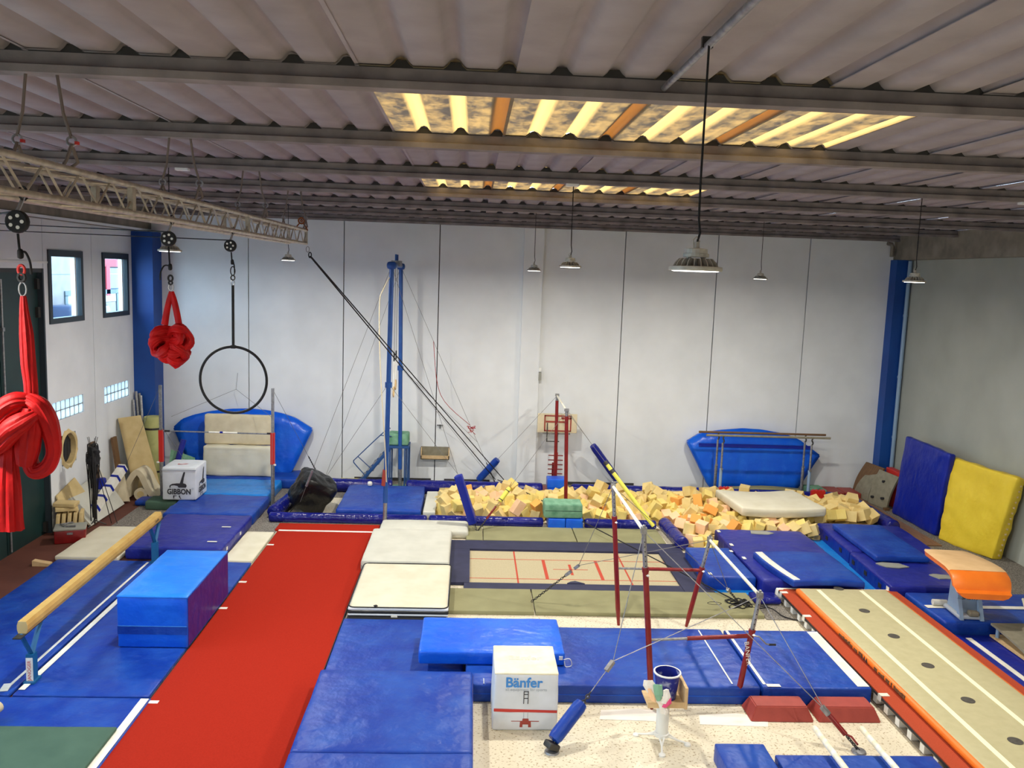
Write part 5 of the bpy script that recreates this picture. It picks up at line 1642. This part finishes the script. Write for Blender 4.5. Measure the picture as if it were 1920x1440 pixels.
skin(0, 13, 0.0, 'orange', 'body_pad', .09)
skin(1, 7, .006, 'vault_tan', 'top_cover', .005)
MB().prism([(-.2, .0), (.24, .0), (.2, .12), (.16, .75), (-.1, .75), (-.12, .12)], -.05, .27, 'x').build('pedestal', 'pale_pipe', o)
MB().soft((.42, .62, .07), .03, (3, 4, 1), c=(.11, 0.02, .035)).build('base', 'print_grey', o, smooth=True)
MB().prism([(-.32, .0), (-.2, .0), (-.14, .3), (-.18, .3)], -.08, -.02, 'x').build('foot_flange', 'pale_pipe', o)
MB().prism([(-.32, .0), (-.2, .0), (-.14, .3), (-.18, .3)], .24, .3, 'x').build('foot_flange', 'pale_pipe', o)
MB().cyl((-.26, .28, .06), (-.03, .28, .06), .05, n=14).build('wheel', 'offwhite', o, smooth=True)
MB().soft((.16, .12, .09), .03, (2, 2, 1), c=(.14, -.26, .1)).build('pedal', 'board_grey', o, smooth=True)
text('SPIETH', .075, 'print_dark', o, (.11, -.172, .32), (PI / 2 + .05, 0, 0), bold=.002, sx=1.1)

# ================================================================== runway and air track
o = thing('runway', 'raised brick red carpet runway on white blocks', 'runway', (6.56, 9.6, 0))
MB().bb(-1.06, 1.06, -4.6, 4.55, .17, .2).build('deck', 'run_carpet', o)
MB().bb(-1.065, -1.055, -4.6, 4.55, .15, .185).bb(1.055, 1.065, -4.6, 4.55, .15, .185).build('edge_trim', 'rubber', o)
MB().bb(-1.06, 1.06, 4.55, 4.6, .0, .2).build('end_board', 'white_vinyl', o)
MB().bb(-1.04, 1.04, -4.6, 4.5, .12, .15).build('under_deck', 'wood_light', o)
MB().bb(-1.04, 1.04, -4.6, 4.5, .0, .025).build('base_slat', 'concrete', o)
sb = MB().box((0, 0, 0), (.1, .1, .1)).mesh('support_block')
for k in range(31):
    for x in (-1.0, 1.0):
        link('support_block', sb, 'white_plastic', o, (x, -4.5 + .3 * k, .075))
for y in (12.95, 10.35, 13.98):
    MB().bb(-1.07, -.95, y - 9.6 - .04, y - 9.6 + .04, .198, .206).bb(-1.075, -1.066, y - 9.6 - .04, y - 9.6 + .04, .12, .206).build('white_tape', 'white_vinyl', o)
MB().soft((.14, .12, .2), .05, (2, 2, 2), .02, 6, 2, base=False, c=(-1.03, 4.55, .13)).build('cloth_wrap', 'white_vinyl', o, smooth=True)
o = thing('air_track', 'beige inflatable air track with orange sides, white lines and dark discs', 'air track', (6.54, 9.4, .2))
MB().soft((1.64, 9.1, .1), .05, (6, 24, 1), c=(0, 0, .055)).build('side_wall', 'orange', o, smooth=True)
MB().soft((1.54, 9.0, .06), .03, (6, 24, 1), c=(0, 0, .085)).build('top_skin', 'air_top', o, smooth=True)
for x in (-.46, .29):
    MB().bb(x - .035, x + .035, -4.45, 4.42, .112, .1185).build('white_line', 'line_cream', o)
for y in (13.9, 12.92, 11.95, 10.98, 10.01, 9.05, 8.1):
    MB().lathe([(0, .117), (.085, .117), (.085, .1195), (0, .1195)], (-.07, y - 9.4, 0), 20, False).build('disc', 'disc', o)
random.seed(5)
for y0, y1 in ((1.98, 2.75), (.75, 1.6)):
    yy = y0
    while yy < y1:
        wl_ = random.uniform(.025, .05)
        MB().bb(-.8235, -.815, yy, yy + wl_, .035, random.choice((.07, .08, .09))).build('side_print', 'wood_dark', o)
        yy += wl_ + random.choice((.012, .015, .05))
for k in range(3):
    MB().prism([(-.03, .03), (.0, .1), (.03, .03)], 0, .002, 'y').build('mark', 'print_dark', o, (-.8225, 1.83 + .07 * k, 0), (0, 0, -PI / 2))

# ================================================================== centre mats
o = mat_slab('folding_mat', 'large blue folding mat in the foreground beside the red strip', 'mat', -1.84, .15, 8.76, 10.7, .0, .3, 'blue', .04, .008, freq=1.4, n=(18, 18, 3))
MB().soft((1.99, 2.0, .3), .04, (18, 18, 3), .01, 1.4, 5, c=(0, -1.98, .15)).build('front_panel', 'blue', o, smooth=True, angle=60)
MB().bb(.985, 1.0, -2.9, .9, .05, .26).build('shaded_side', 'navy', o)  # darker navy stands in for the shade on the right face
o = mat_slab('landing_mat', 'blue mat between the red strip and the glossy blue mat', 'mat', -1.86, .02, 10.74, 12.88, .0, .08, 'blue', .03, .006)
o = mat_slab('landing_mat', 'long blue landing mat of two layers under the uneven bars', 'mat', .06, 3.93, 10.42, 12.28, .0, .25, 'blue', .03, .006, n=(30, 14, 3), freq=1.4)
MB().bb(-1.92, 1.92, -.937, -.925, .118, .124).build('layer_seam', 'blue_bright', o)
for x in (.3, .47):
    MB().box((x - 2.0, -.85, .254), (.012, .14, .006)).build('clear_strap', 'print_grey', o)
strip(o, 3.56, 3.58, 10.5, 12.2, .2535)
o = mat_slab('landing_mat', 'blue landing mat with a white edge strip beside the runway', 'mat', 3.96, 5.42, 10.42, 12.26, .0, .25, 'blue', .03, .006, freq=1.4)
strip(o, 5.24, 5.4, 10.46, 12.2, .2555)
strip(o, 3.98, 4.02, 10.5, 12.2, .2535)
strip(o, 4.02, 4.2, 10.43, 10.5, .255, name='white_tab')
o = mat_slab('landing_mat', 'glossy bright blue mat lying on the long blue mats', 'mat', -.58, 1.4, 10.95, 12.12, .255, .44, 'blue_bright', .03, .008, freq=2.2, n=(20, 12, 3))
MB().box((.93, -.6, .12), (.05, .012, .05)).build('white_tag', 'white_vinyl', o)
MB().tube(spline([(.97, -.6, .1), (1.05, -.62, .12), (1.08, -.6, .02), (1.0, -.6, .0), (.98, -.6, .08)], 5), .006, 6).build('cord_loop', 'white_vinyl', o, smooth=True)

# Baenfer box
o = thing('foam_cube_box', 'white foam cube with blue lettering and a red stripe in the foreground', 'foam cube', (.79, 10.13, 0))
MB().soft((.78, .78, .73), .03, (6, 6, 6), .006, 3, 2, base=False, c=(0, 0, .365), fn=lambda v: Vector((v.x * (1.03 - .04 * (v.z + .365) / .73), v.y, v.z))).build('cover', 'box_white', o, smooth=True)
MB().soft((.775, .775, .03), .014, (6, 6, 1), .003, 3, 2, base=False, c=(0, 0, .724)).build('top_cover', 'box_cream', o, smooth=True)
fy = -.3945
text('B\u00e4nfer', .175, 'print_blue', o, (-.03, fy, .615), (PI / 2, 0, 0), bold=.004, sx=.98)
text('all equipment for sports', .052, 'print_grey', o, (0, fy, .53), (PI / 2, 0, 0))
MB().prism([(-.385, .285), (-.1, .278), (.385, .268), (.385, .238), (.0, .245), (-.2, .243), (-.385, .25)], -.398, -.392, 'y').build('red_stripe', 'print_red', o)
for z in (.5, .465, .415):
    MB().bb(-.02, .03, fy - .001, fy + .003, z, z + .008).build('ladder_print', 'print_dark', o)
for x in (-.025, .027):
    MB().bb(x - .004, x + .004, fy - .001, fy + .003, .35, .51).build('ladder_print', 'print_dark', o)
MB().prism([(-.03, .16), (.04, .16), (.045, .13), (.07, .12), (.075, .05), (.04, .05), (.04, .085), (-.03, .085), (-.03, .05), (-.065, .05), (-.06, .12), (-.035, .13)], fy - .002, fy + .003, 'y').build('trolley_print', 'red_block', o)
MB().bb(-.17, .17, fy - .001, fy + .003, .122, .13).build('trolley_print', 'red_block', o)
for x in (-.02, .03):
    MB().bb(x - .003, x + .003, fy - .001, fy + .003, .16, .235).build('ladder_print', 'print_grey', o)
text('B\u00e4nfer', .16, 'offwhite', o, (.0, .02, .7405), (0, 0, 0), name='top_print', bold=.003)

# ================================================================== chalk stand
o = thing('chalk_stand', 'white tube chalk stand with wooden tray and splayed legs', 'chalk stand', (2.42, 9.52, 0))
MB().cyl((0, 0, .1), (0, 0, .54), .075, n=20).build('column', 'chalk_white', o, smooth=True)
MB().lathe([(.06, .08), (.09, .085), (.09, .12), (.07, .13)], n=20, cap=False).build('collar', 'chalk_white', o, smooth=True)
for a in (-1.75, .1 - .35, 2.7):
    for q in (-.16, .16):
        e = Vector((.31 * math.cos(a), .31 * math.sin(a), .025))
        MB().tube([(.07 * math.cos(a + q * 3), .07 * math.sin(a + q * 3), .1), (e.x * .6, e.y * .6, .05), e], .012, 7).build('leg', 'chalk_white', o, smooth=True)
    MB().lathe([(0, 0), (.04, 0), (.04, .02), (.02, .035), (0, .035)], (.31 * math.cos(a), .31 * math.sin(a), 0), 12, False).build('foot', 'chalk_white', o, smooth=True)
MB().bb(-.23, .2, -.18, .18, .54, .56).build('tray_board', 'wood_light', o)
MB().bb(-.23, .2, -.195, -.18, .53, .6).build('tray_front', 'wood_light', o)
MB().bb(.2, .235, -.2, .2, .52, .78).build('tray_side', 'wood_light', o)
b2 = thing('bucket', 'dark blue chalk bucket standing on the chalk stand tray', 'bucket', (2.45, 9.54, .562))
MB().lathe([(0, 0), (.115, 0), (.15, .3), (.158, .3), (.158, .315), (.142, .315), (.108, .015), (0, .015)], n=26, cap=False).build('body', 'bucket', b2, smooth=True)
MB().lathe([(.15, .305), (.163, .305), (.163, .32), (.145, .32)], n=26, cap=False).build('rim', 'white_plastic', b2, smooth=True)
tag(MB().soft((.1, .1, .03), .01, (1, 1, 1)).build('chalk_lump', 'white_vinyl', None, (2.45, 9.54, .595), smooth=True), 'chalk lump at the bottom of the blue bucket', 'chalk')
b3 = thing('paper_bag', 'crumpled white green and pink paper bag hanging on the chalk stand', 'paper bag', (2.27, 9.31, .6))


def crumple(name, m, pts, seed):
    random.seed(seed)
    rings = []
    for (x, y, z, w_, h) in pts:
        rings.append([(x + w_ * math.cos(a) * random.uniform(.7, 1.2), y + h * math.sin(a) * random.uniform(.6, 1.2), z + random.uniform(-.01, .01)) for a in [2 * PI * j / 9 for j in range(9)]])
    MB().rings(rings).build(name, m, b3)


crumple('bag_body', 'paper_white', [(.1, 0, -.12, .03, .02), (.09, 0, -.02, .05, .03), (.03, 0, .06, .07, .04), (-.03, 0, .14, .085, .05), (-.07, 0, .22, .09, .03), (-.1, 0, .28, .06, .01)], 2)
crumple('bag_flap', 'paper_white', [(.1, -.03, .02, .05, .03), (.12, -.04, .1, .05, .03), (.11, -.03, .18, .03, .02)], 3)
crumple('green_panel', 'paper_green', [(.03, -.035, .05, .025, .02), (.02, -.045, .14, .05, .02), (.0, -.04, .25, .05, .012)], 4)
crumple('pink_panel', 'paper_pink', [(.1, -.04, -.02, .03, .02), (.14, -.05, .03, .035, .02), (.15, -.045, .09, .025, .015)], 5)
crumple('pink_label', 'foam_pink', [(-.03, -.05, .05, .025, .01), (-.06, -.05, .12, .035, .012), (-.09, -.04, .19, .02, .01)], 6)
crumple('bag_tail', 'paper_white', [(.12, -.02, -.06, .03, .02), (.13, -.02, -.1, .025, .015), (.12, -.02, -.13, .015, .01)], 7)

# ================================================================== uneven bars
o = thing('uneven_bars', 'red steel uneven bars with wooden rails in the centre of the hall', 'uneven bars', (3.0, 11.6, 0))
ol = Vector(o.location)
HN0, HN1 = Vector((2.47, 10.3, .0)), Vector((2.24, 10.32, 2.36))
HF0, HF1 = Vector((2.49, 12.95, .0)), Vector((2.28, 12.9, 2.28))
LN0, LN1 = Vector((3.62, 10.45, .0)), Vector((3.85, 10.5, 1.47))
LF0, LF1 = Vector((3.58, 12.93, .0)), Vector((3.86, 12.9, 1.45))
for a, b_, u in ((HN0, HN1, .79), (HF0, HF1, .78), (LN0, LN1, .68), (LF0, LF1, .68)):
    a, b_ = a - ol, b_ - ol
    MB().tube([a + Vector((0, 0, .0)), lerp(a, b_, .12), lerp(a, b_, u)], [.022, .038, .038], 12).build('post', 'red_paint', o, smooth=True)
    MB().cyl(lerp(a, b_, u), b_, .03).build('inner_post', 'steel', o, smooth=True)
    MB().cyl(lerp(a, b_, u - .015), lerp(a, b_, u + .01), .045).build('collar', 'red_paint', o, smooth=True)
    for k in range(6):
        p = lerp(a, b_, u + .02 + (.95 - u) * k / 6)
        MB().cyl(p + Vector((0, -.032, 0)), p + Vector((0, -.02, 0)), .008, n=8).build('hole', 'rubber', o)
    MB().box(b_ + Vector((0, 0, .01)), (.07, .07, .08)).build('bar_head', 'steel', o)
    MB().lathe([(0, 0), (.02, .0), (.02, .03), (0, .04)], tuple(b_ + Vector((0, 0, .045))), 10, False).build('cap', 'steel', o, smooth=True)
    MB().lathe([(0, -.02), (.025, 0), (0, .02)], tuple(lerp(a, b_, u - .03) + Vector((.02, -.04, 0))), 8, False).build('lock_knob', 'white_plastic', o)
MB().cyl(HN1 - ol, HF1 - ol, .023).build('high_rail', 'bar_white', o, smooth=True)
MB().cyl(LN1 - ol, LF1 - ol, .023).build('low_rail', 'bar_white', o, smooth=True)
for za, a, b_ in ((.93, lerp(HN0, HN1, .393), lerp(LN0, LN1, .633)), (.95, lerp(HF0, HF1, .417), lerp(LF0, LF1, .655))):
    a, b_ = a - ol, b_ - ol
    MB().cyl(a, lerp(a, b_, .4), .018).build('cross_inner', 'steel', o, smooth=True)
    MB().cyl(lerp(a, b_, .37), b_, .028).build('cross_tube', 'red_paint', o, smooth=True)
c = lerp(LN0, LN1, .633) - ol
MB().tube([c, c + Vector((.1, -.02, 0)), c + Vector((.2, -.02, -.1)), c + Vector((.26, -.02, -.11))], .011, 6).build('crank', 'steel', o, smooth=True)
MB().cyl(c + Vector((.24, -.02, -.11)), c + Vector((.33, -.02, -.11)), .014).build('crank_grip', 'black', o, smooth=True)
p = lerp(LN0, LN1, .48) - ol
text('BANFER', .085, 'white_vinyl', o, tuple(p + Vector((-.01, -.04, 0))), (PI / 2, -PI / 2 - .16 + PI, 0), sx=1.1)
AN = Vector((1.08, 9.28, .08))
nd = Vector((1.86, 9.9, .83))
wires(o, [[AN, nd], [nd, HN1], [nd, LN1]], .0055, 'steel')
AR = Vector((4.76, 9.33, .02))
nr_ = Vector((4.42, 9.6, .39))
wires(o, [[AR, nr_], [nr_, LN1], [nr_, HN1]], .0055, 'steel')
AL = Vector((1.14, 13.68, .08))
n3 = Vector((1.84, 13.2, .89))
wires(o, [[n3, HF1], [n3, LF1]], .005, 'wire')
AF = Vector((4.7, 13.75, .08))
n4 = Vector((4.34, 13.3, .49))
wires(o, [[n4, LF1], [n4, HF1]], .005, 'wire')
ch = MB()
chain(ch, AL - ol, lerp(AL, n3, .75) - ol, None, .006, .016)
chain(ch, AF - ol, n4 - ol, None, .006, .016)
chain(ch, AR - ol, lerp(AR, nr_, .35) - ol, 6, .007, .018)
chain(ch, lerp(AN, nd, .45) - ol, lerp(AN, nd, .62) - ol, 5, .008, .022)
ch.build('chain', 'darksteel', o, smooth=True)
for a, b_ in ((lerp(AL, n3, .74), lerp(AL, n3, .84)), (lerp(AL, n3, .92), lerp(AL, n3, 1.0)), (lerp(AN, nd, .88), nd), (lerp(n4, AF, -.04), lerp(n4, AF, .1))):
    MB().box((Vector(a) + Vector(b_)) / 2 - ol, (.05, .05, (Vector(b_) - Vector(a)).length), (Vector(b_) - Vector(a)).to_track_quat('Z', 'Y').to_matrix()).build('wire_clamp', 'steel', o)
MB().cyl(lerp(AR, nr_, .38) - ol, lerp(AR, nr_, .85) - ol, .032).build('turnbuckle', 'red_paint', o, smooth=True)
MB().box(lerp(AR, nr_, .97) - ol, (.06, .05, .12), (nr_ - AR).to_track_quat('Z', 'Y').to_matrix()).build('pulley_block', 'steel', o)
q0 = lerp(AR, nr_, .4) - ol
MB().tube([q0, q0 + Vector((.06, -.05, -.01)), q0 + Vector((.1, -.14, -.06))], .013, 6).build('lever', 'red_paint', o, smooth=True)
for a in (AN, AR):
    MB().lathe([(0, -.0), (.09, .0), (.08, .02), (0, .03)], tuple(Vector((a.x, a.y, 0)) - ol), 16, False).build('floor_anchor', 'steel', o, smooth=True)
a, b_ = lerp(AN, nd, .02) + Vector((0, 0, .05)), lerp(AN, nd, .47) + Vector((0, 0, .02))
s_ = sleeve('foam_sleeve', 'blue foam sleeve around the guy wire anchor in the foreground', a, b_, .085, 'blue')
MB().soft((.16, .14, .08), .02, (2, 2, 1)).build('anchor_foot', 'darksteel', s_, (-.02, -.02, -.06), (0, .5, .5), smooth=True)
# plastic chalky cloths at the near feet
for x, y, lab in ((2.2, 10.1, 'thin translucent grey sheet on the floor at the near high bar post'), (3.45, 10.0, 'thin translucent grey sheet on the floor beside the red blocks')):
    tag(MB().prism([(-.45, -.08), (.4, -.12), (.48, .1), (.1, .2), (-.4, .15)], 0, .004).build('plastic_sheet', 'paper_white', None, (x, y, .001)), lab, 'plastic sheet')
# red blocks
for x, lab in ((4.08, 'brick red trapezoid block before the blue mat, the left one'), (4.95, 'brick red trapezoid block before the blue mat, the right one under the cable')):
    o = thing('red_block', lab, 'foam block', (x, 10.2, 0))
    bm = bmesh.new()
    bmesh.ops.create_cube(bm, size=1)
    for v in bm.verts:
        top = v.co.z > 0
        v.co = Vector((v.co.x * (.82 - (.16 if top else 0)), v.co.y * (.42 - (.14 if top else 0)) , (v.co.z + .5) * .18))
    bmesh.ops.bevel(bm, geom=list(bm.edges), offset=.012, segments=2, affect='EDGES')
    me = bpy.data.meshes.new('block')
    bm.to_mesh(me)
    bm.free()
    link('block', me, 'red_block', o)

# bottom right: blue mats and low parallel bars
mat_slab('landing_mat', 'blue mat block at the bottom edge between the low rails and the chalk stand', 'mat', 2.94, 3.52, 7.6, 9.12, .0, .22, 'blue', .02, .004)
mat_slab('floor_mat', 'blue mat under the low white parallel rails at the bottom edge', 'mat', 3.58, 5.42, 7.6, 8.93, .0, .2, 'blue', .02, .004)
o = thing('parallettes', 'pair of low white parallel rails at the bottom right', 'parallel rails', (4.5, 8.6, 0))
for x in (-.3, .27):
    MB().tube([(x, -1.2, .3), (x, .72, .3), (x, .76, .29)], [.036, .036, .02], 12).build('rail', 'bar_white', o, smooth=True)
    for y in (-1.0, -.35):
        MB().cyl((x, y, .2), (x, y, .29), .02).build('leg', 'steel', o, smooth=True)
